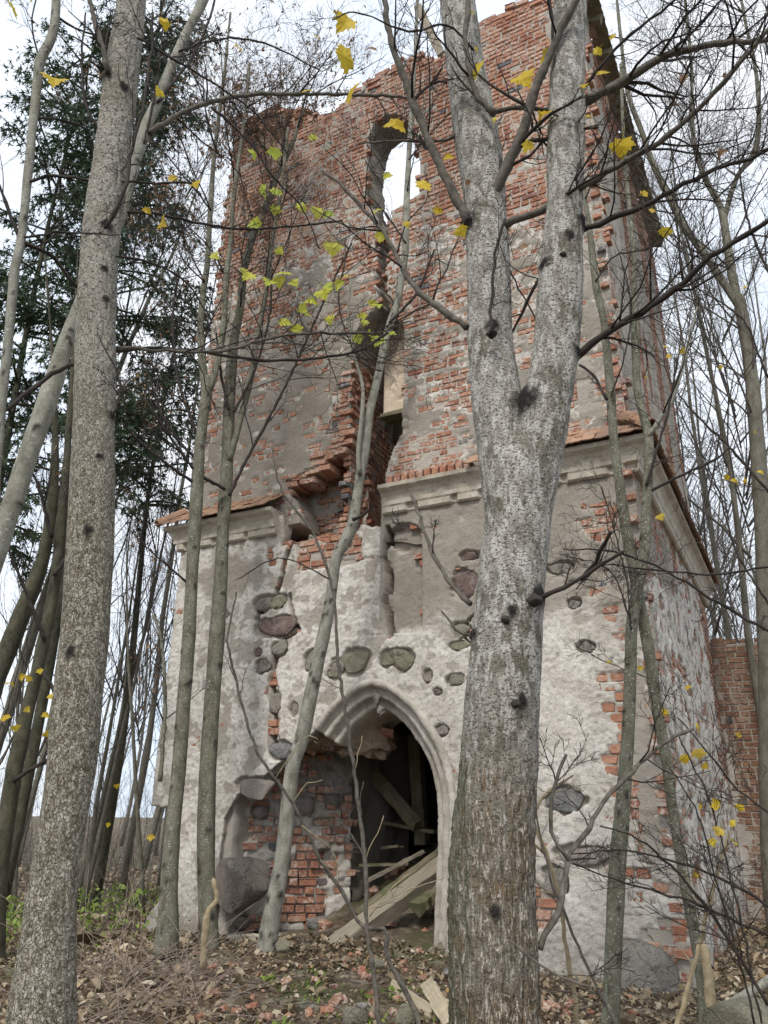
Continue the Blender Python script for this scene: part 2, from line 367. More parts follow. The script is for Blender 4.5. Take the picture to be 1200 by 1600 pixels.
# ------------------------------------------------------------------ ground
def gz(x, y):
    x = np.asarray(x, float); y = np.asarray(y, float)
    u = (x - TO[0]) * TX[0] + (y - TO[1]) * TX[1]; v = (x - TO[0]) * TY[0] + (y - TO[1]) * TY[1]
    near = sst(-7.5, -.3, v) * sst(16, 7, v)
    inside = sst(-4.5, -.5, u) * sst(W + 5, W + .5, u)
    z = -.36 + .30 * near * inside
    z = z + .24 * np.exp(-((u - 3.3) / 1.3) ** 2 - ((v - .5) / .9) ** 2) + .10 * np.exp(-((u - 2.6) / 1.2) ** 2 - ((v + 1.1) / .7) ** 2)
    dd = np.hypot(x, y - 8)
    amp = .06 * sst(0, 3, dd) * 0 + .045
    z = z + amp * fbm(x * .9, y * .9, 3.3, 3) + .018 * fbm(x * 4, y * 4, 1.1, 3) + .5 * fbm(x * .05, y * .05, 2.2, 2) * sst(22, 60, dd)
    return z
gx = np.r_[np.linspace(-150, -30, 26)[:-1], np.linspace(-30, -6, 50)[:-1], np.linspace(-6, 7, 210)[:-1], np.linspace(7, 30, 40)[:-1], np.linspace(30, 150, 26)]
gy = np.r_[np.linspace(-40, 0, 20)[:-1], np.linspace(0, 5, 30)[:-1], np.linspace(5, 13, 150)[:-1], np.linspace(13, 40, 60)[:-1], np.linspace(40, 260, 36)]
GX, GY = np.meshgrid(gx, gy, indexing='ij'); nx, ny = GX.shape
idx = np.arange(nx * ny).reshape(nx, ny)
gq = np.stack([idx[:-1, :-1], idx[1:, :-1], idx[1:, 1:], idx[:-1, 1:]], -1).reshape(-1, 4)
ground = ob('ground', mk_mesh('ground', np.stack([GX, GY, gz(GX, GY)], -1).reshape(-1, 3), [gq], smooth=True), M_GR, kind='structure')

# ------------------------------------------------------------------ the tower
tower = thing('ruined_tower', 'ruined brick and plaster tower with broken pointed doorway and cracked front', 'tower', TO, -TANG)

class Bond:                                   # alternating stretcher and header courses
    def __init__(s, course, L, seed): s.c = course; s.L = L; s.P = L * 1.52; s.s = seed
    def off(s, row): return np.where(row % 2 == 0, 0, s.P * .5) + .07 * np.sin(row * 5.3 + s.s)
    def wob(s, u): return .014 * vn(u * .9, s.s) + .006 * vn(u * 3.1, s.s + 3)
    def cell(s, u, v):
        row = np.floor((v - s.wob(u)) / s.c).astype(int); t = (u + s.off(row)) / s.P; k = np.floor(t); return row, 2 * k + ((t - k) > .655)
    def rnd(s, row, i, q=0.0): x = np.sin(row * 12.9898 + i * 78.233 + s.s * 3.7 + q) * 43758.5453; return x - np.floor(x)
    def bricks(s, u0, u1, v0, v1):
        o = []
        for row in range(int(np.floor(v0 / s.c)), int(np.ceil(v1 / s.c))):
            of = float(s.off(np.array(row)))
            for k in range(int(np.floor((u0 + of) / s.P)) - 1, int(np.ceil((u1 + of) / s.P)) + 1):
                for h in (0, 1):
                    a = (k + .655 * h) * s.P - of; b = (k + (.655 if h == 0 else 1)) * s.P - of
                    uc = (a + b) / 2
                    if uc < u0 or uc > u1: continue
                    vc = (row + .5) * s.c + float(s.wob(uc))
                    o.append((uc, vc, b - a - .014, s.c - .014, row, 2 * k + h))
        return o
BR = []      # (matrix 4x4 in tower frame, variant, weight, owner)
def brick_matrix(org, eu, en, uc, vc, w_, h_, off, dep, tilt=0.0):
    ez = np.array([0, 0, 1.0]); e1 = eu * math.cos(tilt) + ez * math.sin(tilt); e3 = -eu * math.sin(tilt) + ez * math.cos(tilt)
    m = np.eye(4); m[:3, 0] = e1 * w_; m[:3, 1] = en * dep; m[:3, 2] = e3 * h_; m[:3, 3] = org + eu * uc + ez * vc + en * off; return m
def wall(name, org, eu, en, u0, u1, v0, v1, res, hf, keep=None, rim=.6, rimmask=None, bond=None, bkeep=None, boff=0.0, bjit=.004, owner='tower', parent=None, mat=None, resv=None, minexp=.12):
    org = np.array(org, float); eu = np.array(eu, float); en = np.array(en, float)
    nu = int(round((u1 - u0) / res)) + 1; nv = int(round((v1 - v0) / (resv or res))) + 1
    U, V = np.meshgrid(np.linspace(u0, u1, nu), np.linspace(v0, v1, nv), indexing='ij')
    H, C = hf(U, V)
    P = org + U[..., None] * eu + V[..., None] * np.array([0, 0, 1.0]) + H[..., None] * en
    ii = np.arange(nu * nv).reshape(nu, nv)
    Uc, Vc = (U[:-1, :-1] + U[1:, 1:]) / 2, (V[:-1, :-1] + V[1:, 1:]) / 2
    K = keep(Uc, Vc) if keep is not None else np.ones(Uc.shape, bool)
    q = np.stack([ii[:-1, :-1], ii[1:, :-1], ii[1:, 1:], ii[:-1, 1:]], -1)[K]
    Vt = P.reshape(-1, 3); Ct = np.concatenate([C.reshape(-1, 3), np.ones((nu * nv, 1))], 1)
    polys = [q]
    if rim:
        Kp = np.pad(K, 1)
        ed = []
        a = Kp[1:-1, 1:] & ~Kp[1:-1, :-1]; i, j = np.nonzero(a); g = j < nv; ed.append(np.stack([ii[i[g], j[g]], ii[i[g] + 1, j[g]]], 1))
        a = ~Kp[1:-1, 1:] & Kp[1:-1, :-1]; i, j = np.nonzero(a); ed.append(np.stack([ii[i + 1, j], ii[i, j]], 1))
        a = Kp[1:, 1:-1] & ~Kp[:-1, 1:-1]; i, j = np.nonzero(a); ed.append(np.stack([ii[i, j + 1], ii[i, j]], 1))
        a = ~Kp[1:, 1:-1] & Kp[:-1, 1:-1]; i, j = np.nonzero(a); ed.append(np.stack([ii[i, j], ii[i, j + 1]], 1))
        e = np.concatenate(ed); n0 = len(Vt); m = len(e)
        steps = 5; prev = e; Vn = [Vt]; Cn = [Ct]; cnt = n0
        A0, B0 = Vt[e[:, 0]], Vt[e[:, 1]]
        for s_ in range(1, steps + 1):
            dd = rim * s_ / steps
            A_ = A0 - en * dd; B_ = B0 - en * dd
            for X_ in (A_, B_):
                X_ += eu * (.05 * fbm(X_ @ eu * 5, X_[:, 2] * 5, (X_ @ en) * 5))[:, None]; X_[:, 2] += .03 * fbm(X_ @ eu * 6 + 9, X_[:, 2] * 6, (X_ @ en) * 6)
            Vn += [A_, B_]; cc = np.zeros((2 * m, 4)); cc[:, 1] = .8; cc[:, 0] = .8; cc[:, 2] = .12; cc[:, 3] = 1; Cn.append(cc)
            nx_ = np.stack([cnt + np.arange(m), cnt + m + np.arange(m)], 1)
            polys.append(np.stack([prev[:, 1], prev[:, 0], nx_[:, 0], nx_[:, 1]], 1)); prev = nx_; cnt += 2 * m
        Vt = np.concatenate(Vn); Ct = np.concatenate(Cn)
    used = np.zeros(len(Vt), bool)
    for p in polys: used[p.ravel()] = True
    mp = np.cumsum(used) - 1
    o = ob(name, mk_mesh(name, Vt[used], [mp[p] for p in polys], {'wm': Ct[used]}, smooth=True), mat or M_PL, parent or tower)
    if bond is not None:
        bl = bond.bricks(u0, u1, v0, v1); ar = np.array(bl)
        SUv = ar[:, 0:1] + np.array([-.4, 0, .4, -.4, 0, .4]) * ar[:, 2:3]; SVv = ar[:, 1:2] + np.array([-.3, -.3, -.3, .3, .3, .3]) * ar[:, 3:4]
        HH, CC = hf(SUv, SVv); ok = np.ones(len(bl), bool)
        if bkeep is not None: ok &= bkeep(ar[:, 0], ar[:, 1])
        if keep is not None: ok &= keep(SUv, SVv).sum(1) >= 4
        for n_ in np.nonzero(ok)[0]:
            uc, vc, w_, h_, row, ix = bl[n_]; hh = HH[n_]; off = boff + bjit * (bond.rnd(row, ix, 2.2) * 2 - 1)
            if bond.rnd(row, ix, 9.1) > .965: off -= .05
            ex = float(np.mean(hh < off))
            if ex < minexp: continue
            m4 = brick_matrix(org, eu, en, uc, vc, w_, h_, off, .11, .02 * (bond.rnd(row, ix, 4.4) - .5))
            pw = tw(*m4[:3, 3]) - CAM; cosv = abs((pw / np.linalg.norm(pw)) @ (TX * en[0] + TY * en[1]))
            zc = pw @ FW; px_ = 600 + F * (pw @ RT) / zc; py_ = 800 - F * (pw @ UP) / zc
            vis = 1.0 if (-20 < px_ < 1220 and -20 < py_ < 1620) else 0.0
            if 715 < px_ < 860: vis *= .1
            BR.append((m4, int(bond.rnd(row, ix, 7.7) * 6) + (6 if w_ < .2 else 0), vis * w_ * h_ * ex * cosv / (zc * zc), owner, o))
    return o

# --- measured outlines on the front (u to the right, z up)
ARC_R = frs([(584, 1062), (612, 1071), (640, 1091), (668, 1124), (692, 1165), (706, 1207), (713, 1255), (714, 1320), (711, 1400), (708, 1500)])
ARC_L = frs([(584, 1062), (560, 1071), (535, 1089), (512, 1112), (494, 1137)])
DOOR = np.vstack([ARC_R, [[4.1, -.3], [1.0, -.3]], frs([(340, 1420), (345, 1330), (352, 1278), (372, 1240), (402, 1222), (440, 1190), (430, 1168), (470, 1160), (494, 1142)]), ARC_L[::-1][1:-1]])
CRACKS = [(frs([(462, 818), (455, 845), (446, 875), (438, 910), (428, 935), (405, 950), (402, 975)]), .034), (frs([(453, 930), (457, 960), (467, 985), (440, 1000)]), .028),
          (frs([(430, 1015), (424, 1060), (430, 1110), (426, 1165)]), .032), (frs([(607, 826), (603, 870), (607, 905), (602, 940), (606, 965), (611, 992)]), .034),
          (frs([(740, 962), (716, 985), (737, 1010)]), .010)]
STN = [  # pixel x, y, width, height, material
    (432, 981, 66, 34, M_PUR), (411, 944, 32, 26, M_ST), (436, 1013, 28, 26, M_ST), (410, 1041, 22, 24, M_ST), (430, 1096, 17, 36, M_ST),
    (555, 1033, 48, 40, M_OLV), (603, 1031, 22, 26, M_OLV), (628, 1030, 36, 38, M_OLV), (527, 1040, 24, 26, M_ST), (487, 1031, 24, 32, M_ST), (522, 1052, 22, 18, M_OLV),
    (668, 1057, 14, 20, M_ST), (713, 1062, 28, 18, M_ST), (683, 1081, 14, 10, M_ST), (726, 912, 42, 46, M_PUR), (733, 868, 30, 15, M_PUR), (720, 985, 28, 24, M_ST), (717, 1008, 32, 14, M_OLV),
    (876, 887, 46, 18, M_ST), (898, 943, 21, 15, M_ST), (916, 1011, 30, 17, M_ST), (884, 1250, 64, 40, M_ST), (912, 1338, 92, 36, M_PNK), (440, 1172, 40, 28, M_ST), (396, 1231, 58, 34, M_PNK),
    (690, 1141, 22, 20, M_PNK), (868, 1375, 40, 46, M_ST), (350, 960, 18, 14, M_ST), (403, 1020, 14, 12, M_PUR), (436, 940, 26, 22, M_OLV), (865, 1550, 46, 40, M_ST), (460, 1108, 14, 24, M_ST), (1010, 1200, 20, 26, M_ST)]
SU = []
for a, b, c, d, m in STN:
    u, z = fr(a, b); u2, _ = fr(a + c / 2, b); _, z2 = fr(a, b - d / 2); SU.append((u, z, abs(u2 - u), abs(z2 - z), m))
B1 = Bond(.100, .27, 1.3)
NICHE = frs([(610, 990), (610, 832), (622, 818), (645, 818), (660, 830), (661, 988)])
NICHE_L = frs([(514, 1000), (512, 875), (604, 868), (609, 992)])
def lower_h(U, V):
    cellr = B1.rnd(*B1.cell(U, V)); n1 = fbm(U * 1.3, V * 1.3, 0, 4); n2 = fbm(U * 7, V * 7, 4, 3); n3 = fbm(U * 26, V * 26, 9, 3); n4 = fbm(U * 3.1, V * 3.1, 21, 4)
    Eq = .55 * sst(5.3, 6.2, U) * sst(4.6, 3.5, V)
    Eq = Eq + .95 * sst(.5, .05, np.maximum(abs(U - 2.5) / .62, abs(V - 4.52) / .30) - .55)
    Eq = Eq + .55 * sst(1, .2, np.hypot((U - 1.62) / .22, (V - 4.55) / .3)) + .75 * sst(1, .3, np.hypot((U - 5.05) / .38, (V - .55) / .36)) + .6 * sst(1, .3, np.hypot((U - 4.5) / .4, (V - .15) / .25))
    Eq = Eq + .8 * sst(.16, .03, dline(U, V, CRACKS[2][0])) + .5 * sst(.7, .2, np.hypot((U - 4.2) / .7, (V - 4.6) / .25)) + .6 * sst(1, .3, np.hypot((U - 6.0) / .4, (V - 4.4) / .4))
    Eq = Eq + .62 * sst(1.0, .3, np.hypot((U - 3.55) / .3, (V - 4.43) / .16))
    s = 1.0 - 2.0 * np.clip(Eq, 0, 1) + .55 * n2 * (Eq > .02) + .35 * n1 + .9 * (cellr - .5) * np.clip(Eq * 2, 0, 1)
    h = np.clip(s * .06, -.022, .016); pos_ = np.clip(.25 + 8 * s, .25, 1)
    # flakes: outer coat lost in patches
    fl = n4 + .45 * n2; grey = np.maximum(sst(.16, .21, fl), .8 * sst(.24, .30, fbm(U * 9, V * 9, 33, 3) + .25 * n1)); h = h - .007 * grey * (s > .1)
    rend = sst(-.1, .15, (V - 3.36 + .22 * n4 + .05 * n2) * np.where(U > 3.3, 1, 0) - np.where(U > 3.3, 0, 9))
    rendl = sst(0, .2, 1 - np.hypot((U - .95) / .62, (V - 4.35) / .34) + .3 * n2)
    rendl2 = sst(0, .25, 1 - np.hypot((U - 3.62) / .36, (V - 4.0) / .75) + .2 * n2) * (U > 3.26)
    R_ = (1 - .75 * sst(4.6, 5.6, U) * sst(3.4, 3.0, V)) * np.clip(np.maximum(np.maximum(rend * .95, rendl * .9), np.maximum(grey * .75, rendl2)), 0, 1)
    h = h + .006 * n2 + (.010 * n3 + .006 * fbm(U * 60, V * 60, 77, 2)) * (1 - .6 * R_) * pos_ + .012 * n1 * pos_
    h = np.where(rend > .5, h + .006, h)
    G = sst(.06, -.05, s); B = .0 * s
    for (u, z, a, b, m) in SU:
        d = np.hypot((U - u) / (a * 1.02), (V - z) / (b * 1.04)) + .34 * n2 + .18 * n4 + .12 * n3
        k = sst(1.10, .98, d); h = h * (1 - k) + (-.05) * k; G = np.maximum(G, k)
    inn = inpoly(U, V, NICHE); h = np.where(inn, h - .09, h); inl = inpoly(U + .02 * n3, V + .02 * n3, NICHE_L); h = np.where(inl, h - .02, h)
    # broken sill band with stones below the niche
    for pl, wd in CRACKS:
        d = dline(U + .025 * n2, V + .02 * n3, pl); k = sst(wd * 1.25, wd * .7, d); h = h - .22 * k; G = np.maximum(G, k); B = np.maximum(B, .65 * k)
    st = sst(.05, .3, .12 + .4 * fbm(U * 2.2, V * .5, 31, 3) - .5 * sst(.7, 0, V) * 0); B = np.maximum(B, .10 * st)
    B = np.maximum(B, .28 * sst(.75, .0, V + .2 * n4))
    return h, np.stack([R_, G, B], -1)
GAP0, GAP1 = 1.78, 3.30
def lower_keep(U, V):
    top = np.where((U > GAP0) & (U < GAP1), 4.70 + .10 * vn(U * 4, 3.0) + .05 * vn(U * 13, 8.0), 5.12)
    k = ~inpoly(U, V, DOOR) & (V < top)
    return k & ~((V < 1.42 + .08 * vn(V * 5, U * 5)) & (U < .38 + .05 * vn(V * 6, 2.0) - .3 * sst(.5, -.2, V)))
wall('lower_front_wall', (0, 0, 0), (1, 0, 0), (0, -1, 0), 0, W, -.35, 5.12, .0155, lower_h, lower_keep, rim=.18, bond=B1, bkeep=lambda u, v: (u < W - .05) & ~inpoly(u, v, NICHE) & ~inpoly(u, v, NICHE_L) & np.logical_and.reduce([dline(u, v, CRACKS[i][0]) > .09 for i in (0, 1, 3, 4)]) & np.logical_and.reduce([np.hypot((u - q[0]) / (q[2] + .13), (v - q[1]) / (q[3] + .055)) > 1 for q in SU]))

# corner body behind the lost plaster at the left foot
def rough_h(amp, fq, col, seed=0.0):
    def f(U, V):
        n = fbm(U * fq, V * fq, seed, 4); n2 = fbm(U * fq * 6, V * fq * 6, seed + 5, 3)
        return amp * n + amp * .35 * n2, np.broadcast_to(np.array(col, float), U.shape + (3,)) + np.stack([.25 * n2, .2 * n, np.clip(.1 * n2, 0, 1)], -1)
    return f
wall('corner_core', (0, .06, 0), (1, 0, 0), (0, -1, 0), .34, 1.3, -.35, 1.6, .03, rough_h(.03, 3, (.3, .35, .12)), None, rim=.6)

# --- upper front wall
YU = .10
SKYW = frs([(571, 322), (570, 260), (574, 214), (585, 191), (602, 178), (624, 177), (641, 190), (652, 220), (657, 262), (657, 300), (630, 318), (604, 334)], YU)
SLOT = frs([(590, 468), (580, 488), (566, 505), (555, 520), (549, 545), (547, 590), (545, 640), (546, 676), (528, 688), (519, 703), (503, 713), (497, 730), (478, 737), (447, 751), (452, 772), (470, 800), (472, 860), (625, 860), (612, 778), (604, 768), (602, 742), (614, 702), (629, 678), (631, 600), (632, 512), (625, 490), (611, 464), (600, 455)], YU)
UCR = [(frs([(603, 336), (596, 365), (599, 395), (594, 425), (598, 470)], YU), .085), (frs([(585, 330), (597, 350)], YU), .05)]
TOP = frs([(330, 215), (352, 213), (366, 204), (385, 190), (420, 172), (450, 167), (478, 182), (502, 187), (522, 170), (545, 152), (562, 141), (566, 131), (585, 131), (592, 120), (618, 101), (628, 92), (655, 88), (672, 97), (692, 83), (715, 66), (742, 49), (748, 36), (775, 30), (790, 14), (830, 4), (870, -12), (912, -24), (940, -30)], YU)
B2 = Bond(.086, .24, 4.1)
def upper_E(U, V):
    n = fbm(U * .9, V * .9, 7, 3)
    hi = sst(8.6, 10.0, V + .5 * n)
    lowl = .09; lowr = .33
    low = lowl + (lowr - lowl) * sst(2.7, 3.4, U) + .16 * n
    E = low * (1 - hi) + .93 * hi
    E = np.maximum(E, .9 * sst(1.0, .5, np.hypot((U - 3.9) / .75, (V - 5.6) / .55)))
    E = np.maximum(E, .8 * sst(1.0, .5, np.hypot((U - 2.62) / .32, (V - 6.6) / .8)))
    E = np.maximum(E, .75 * sst(.35, .1, U) * sst(5.6, 6.4, V))
    E = np.maximum(E, .75 * sst(1, .4, np.hypot((U - 1.2) / 1.2, (V - 8.9) / .5)))
    return E
def upper_h(U, V):
    cellr = B2.rnd(*B2.cell(U, V)); n1 = fbm(U * 1.1, V * 1.1, 40, 4); n2 = fbm(U * 6, V * 6, 44, 3); n3 = fbm(U * 24, V * 24, 49, 3)
    E = upper_E(U, V)
    cr2 = B2.rnd(*B2.cell(U + .035 * n2 + .02 * n3, V + .02 * n2), 3.0); peek = sst(.30, .24, cr2 - .12 * sst(2.8, 3.4, U))
    s = .92 - 1.75 * E + .75 * n1 + .45 * n2 + .30 * n3 + .5 * (cellr - .55) * sst(.05, .3, E) - .95 * peek
    h = np.clip(s * .05, -.010, .013)
    grey = np.clip(sst(.10, .30, s) + .25 * n1, 0, 1); G = sst(.05, -.06, s) * .9
    h = h + .005 * n2 + .005 * n3 + .015 * n1
    B = .12 * sst(.1, .5, fbm(U * 2.5, V * .6, 61, 3)) + .10 * sst(10, 12.5, V)
    for pl, wd in UCR:
        d = dline(U + .09 * n2, V + .05 * n3, pl); k = sst(wd * 1.15, wd * .8, d); h = h - .4 * k; G = np.maximum(G, k); B = np.maximum(B, .5 * k)
    return h, np.stack([grey, G, B], -1)
def upper_keep(U, V):
    top = np.interp(U, TOP[:, 0], TOP[:, 1]); top = np.floor(top / B2.c + .25 * vn(U * 7, 1.0)) * B2.c
    return ~inpoly(U, V, SKYW) & ~inpoly(U, V, SLOT) & (V < top)
wall('upper_front_wall', (0, YU, 0), (1, 0, 0), (0, -1, 0), -.02, W - .03, 5.0, 13.6, .0175, upper_h, upper_keep, rim=.62, bond=B2, bkeep=lambda u, v: np.logical_and.reduce([dline(u, v, pl) > wd * .95 for pl, wd in UCR]))

# --- reveals, infill and broken masonry inside the gash
B3 = Bond(.084, .24, 2.2)
def reveal_h(exposed, seed):
    def f(U, V):
        n1 = fbm(U * 2.2, V * 2.2, seed, 3); n2 = fbm(U * 9, V * 9, seed + 3, 3); s = .7 - 2 * exposed + .6 * n1 + .4 * n2 + .5 * (B3.rnd(*B3.cell(U, V)) - .5)
        h = np.clip(s * .05, -.012, .016) + .005 * n2
        return h, np.stack([.6 + .3 * n1, sst(.05, -.05, s), .08 + .1 * n2], -1)
    return f
def core_h(U, V):
    n1 = fbm(U * 2.4, V * 2.4, 131, 4); n2 = fbm(U * 10, V * 10, 133, 3); s = .1 + .9 * n1 + .5 * n2 + .6 * (B3.rnd(*B3.cell(U, V)) - .5)
    return .07 * n1 + .03 * n2 - .02 * (s < 0), np.stack([.6 + .3 * n2, sst(.1, -.1, s), .10 + .15 * np.clip(n1, 0, 1)], -1)
UL = fr(557, 750, .4)[0]
wall('slot_reveal', (UL, 0, 0), (0, 1, 0), (1, 0, 0), .22, 1.75, 4.6, 6.75, .02, reveal_h(.95, 70), None, rim=0, bond=B3, bjit=.006)
wall('slot_reveal', (fr(546, 600, YU)[0] - .02, 0, 0), (0, 1, 0), (1, 0, 0), .16, 1.5, 6.3, 8.9, .025, reveal_h(.45, 80), lambda u, v: v < 8.45 - .3 * u, rim=0, bond=B3)
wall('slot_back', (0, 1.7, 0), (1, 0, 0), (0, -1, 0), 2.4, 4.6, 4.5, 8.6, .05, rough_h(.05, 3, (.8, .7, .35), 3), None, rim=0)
CD = .80; c0 = fr(600, 600, CD)[0]; zb = fr(615, 645, CD)[1]
wall('cream_infill', (0, CD, 0), (1, 0, 0), (0, -1, 0), c0, c0 + .9, zb, zb + 2.0, .02,
     lambda U, V: (.006 * fbm(U * 8, V * 8, 3) - .02 * sst(.15, .35, fbm(U * 5, V * 7, 66, 3)), np.zeros(U.shape + (3,))), None, rim=.25, mat=M_CREAM)
def slab(name, P0, size, mat, parent, rot=(0, 0, 0), jit=.0, seg=1, kind=None):
    me = box_mesh(name, size, jit, seg); o = ob(name, me, mat, parent, P0, kind); o.rotation_euler = rot; return o
def box_mesh(name, size, jit=0.0, seg=1, bev=.06, taper=0.0):
    sx, sy, sz = [q / 2 for q in size]; n = seg + 1; b = min(sx, sy) * bev * 2
    ring = np.array([(-sx + b, -sy), (sx - b, -sy), (sx, -sy + b), (sx, sy - b), (sx - b, sy), (-sx + b, sy), (-sx, sy - b), (-sx, -sy + b)])
    zs = np.linspace(-sz, sz, n); V = []
    for i, z in enumerate(zs):
        k = 1 - taper * i / (n - 1); V.append(np.c_[ring * k + rng.normal(0, jit + 1e-9, ring.shape) * .5, np.full(8, z) + rng.normal(0, jit + 1e-9, 8) * (1.6 if i in (0, n - 1) else .4)])
    V = np.concatenate(V); qs = tube_faces(n, 8)
    return mk_mesh(name, V, [qs, np.array([np.arange(8)[::-1], np.arange(8) + 8 * (n - 1)])])
o = ob('sill_slab', box_mesh('sill_slab', (.07, .26, .9), .008, 4), M_WOODM, tower, (c0 + .45, CD + .04, zb - .05)); o.rotation_euler = (0, R(90), 0)
wall('broken_core', (0, .62, 0), (1, 0, 0), (0, -1, 0), 1.2, UL + .05, 4.55, 6.6, .025, core_h, None, rim=0, bond=B3, bjit=.03, boff=.01)
# rubble floor of the gap (an uneven ledge) and loose bricks on it
LU, LY = np.meshgrid(np.linspace(1.5, 3.6, 60), np.linspace(.02, 1.75, 50), indexing='ij')
LZ = 4.66 + .05 * fbm(LU * 4, LY * 4, 2, 3) + .09 * sst(.2, .9, LY) + .03 * fbm(LU * 14, LY * 14, 5)
ii = np.arange(60 * 50).reshape(60, 50); qq = np.stack([ii[:-1, :-1], ii[1:, :-1], ii[1:, 1:], ii[:-1, 1:]], -1).reshape(-1, 4)
ob('broken_ledge', mk_mesh('broken_ledge', np.stack([LU, LY, LZ], -1).reshape(-1, 3), [qq], smooth=True), M_RUB, tower)
for i in range(34):
    u = rng.uniform(1.75, 3.3); y = rng.uniform(.0, .35); an = .4 * rng.normal(); m4 = brick_matrix(np.array([u, y, 0.0]), np.array([math.cos(an), math.sin(an), 0.]), np.array([math.sin(an), -math.cos(an), 0]), 0, 4.68 + rng.uniform(-.03, .05), rng.uniform(.14, .28), .095, 0, .13, rng.normal() * .15)
    BR.append((m4, int(rng.integers(0, 6)), 1e-4, 'tower'))
# stepped, corbelled brick ends along the left edge of the gash
for a, b in [(540, 690), (524, 700), (512, 712), (500, 722), (490, 735), (470, 745), (455, 756), (530, 705), (505, 730), (545, 675), (482, 750)]:
    u, z = fr(a, b, YU); BR.append((brick_matrix(np.array([0, YU + .05, 0.]), np.array([1., 0, 0]), np.array([0, -1., 0]), u - .02, z, .26, .11, .06, .3, rng.normal() * .05), int(rng.integers(0, 6)), 1.2e-4, 'tower'))

for (a0, b0), (a1, b1) in zip([(549, 545), (545, 640), (546, 676), (528, 688), (519, 703), (503, 713), (497, 730), (478, 737), (447, 751)], [(545, 640), (546, 676), (528, 688), (519, 703), (503, 713), (497, 730), (478, 737), (447, 751), (452, 772)]):
    p0, p1 = np.array(fr(a0, b0, YU)), np.array(fr(a1, b1, YU)); m_ = max(1, int(np.linalg.norm(p1 - p0) / .085))
    for q in range(m_):
        u, z = p0 + (p1 - p0) * (q + .5) / m_
        for y in (.16, .28, .40, .52, .64):
            if rng.random() < .25: continue
            BR.append((brick_matrix(np.array([u - .06 + rng.normal() * .03, y, z + rng.normal() * .02]), np.array([0, 1., 0]), np.array([1., 0, 0]), 0, 0, rng.uniform(.10, .2), .072, .10, .22, rng.normal() * .07), int(rng.integers(0, 6)), 4e-5, 'tower'))

# --- right-hand side walls
B4 = Bond(.09, .25, 6.6)
def lside_h(U, V):
    n1 = fbm(U * 1.2, V * 1.2, 90, 4); n2 = fbm(U * 5, V * 5, 93, 3); n3 = fbm(U * 20, V * 20, 96, 3)
    E = .45 * sst(.5, .1, U) * sst(4.6, 3.8, V) + .85 * sst(5.2, 6.0, U) * sst(1.2, 2.2, V) + .35 * sst(3.6, 4.6, V)
    s = 1 - 2 * E + .7 * n1 + .5 * n2 + .7 * (B4.rnd(*B4.cell(U, V)) - .5) * sst(.05, .2, E)
    fl = sst(.12, .2, n2 + .3 * n1); rend = sst(-.1, .2, V - 3.9 + .4 * n1) * sst(3, 1.5, U)
    fk = sst(.16, .24, fbm(U * 11, V * 7, 99, 3)); h = np.clip(s * .06, -.02, .016) - .03 * fl - .018 * fk + .015 * n1 + .016 * n2 + .014 * n3
    return h, np.stack([np.clip(np.maximum(rend, np.maximum(fl * .9, fk * .9)), 0, 1), sst(.05, -.05, s), .03 + .25 * sst(.7, 0, V) + .22 * fl * fk + .12 * fk], -1)
wall('lower_side_wall', (W, 0, 0), (0, 1, 0), (1, 0, 0), 0, D, -.4, 5.12, .028, lside_h, None, rim=.3, bond=B4, resv=.022)
def uside_h(U, V):
    cellr = B4.rnd(*B4.cell(U, V)); n1 = fbm(U * 1.2, V * .8, 110, 4); n2 = fbm(U * 6, V * 4, 113, 3)
    st = np.maximum.reduce([sst(.55, .25, U), sst(.35, .15, abs(U - 2.1)), sst(.55, .3, abs(U - 4.2)), sst(5.5, 5.8, U)])
    E = np.clip(.12 + .85 * st + .7 * sst(10.8, 12.2, V), 0, 1)
    s = .8 - 2 * E + .6 * n1 + .4 * n2 + .6 * (cellr - .5)
    h = np.clip(s * .05, -.014, .016) + .01 * n1 + .005 * n2
    slit = (abs(U - 2.75) < .16) & (V > 7.2) & (V < 8.3); h = np.where(slit, h - .3, h)
    return h, np.stack([np.clip(.7 + .4 * n1, 0, 1), sst(.05, -.05, s), np.where(slit, .7, .06)], -1)
def uside_keep(U, V): return V < 12.72 + .14 * vn(U * 3, 4.0)
wall('upper_side_wall', (W - .04, YU, 0), (0, 1, 0), (1, 0, 0), 0, D - .1, 5.0, 12.9, .04, uside_h, uside_keep, rim=.5, bond=B4, resv=.03)
# left, rear and inner walls
wall('left_wall', (.03, .3, 0), (0, 1, 0), (-1, 0, 0), 0, D - .3, -.4, 11.4, .12, rough_h(.02, 2, (.5, .1, .1), 5), None, rim=0)
wall('rear_wall', (0, D, 0), (1, 0, 0), (0, 1, 0), 0.02, W - .02, -.4, 7.2, .15, rough_h(.03, 2, (.6, .3, .1), 6), None, rim=.5)
def quadgrid(name, f, nu, nv, mat, parent=tower):
    s, t = np.meshgrid(np.linspace(0, 1, nu), np.linspace(0, 1, nv), indexing='ij'); P = f(s, t); i = np.arange(nu * nv).reshape(nu, nv)
    return ob(name, mk_mesh(name, np.stack(P, -1).reshape(-1, 3), [np.stack([i[:-1, :-1], i[1:, :-1], i[1:, 1:], i[:-1, 1:]], -1).reshape(-1, 4)], smooth=True), mat, parent)
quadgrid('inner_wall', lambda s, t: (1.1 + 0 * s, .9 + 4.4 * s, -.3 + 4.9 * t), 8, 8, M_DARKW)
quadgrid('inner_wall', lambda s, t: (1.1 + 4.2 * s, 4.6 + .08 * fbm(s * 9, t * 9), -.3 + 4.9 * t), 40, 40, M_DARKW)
quadgrid('inner_wall', lambda s, t: (5.3 + 0 * s, .9 + 4.4 * s, -.3 + 4.9 * t), 8, 8, M_DARKW)
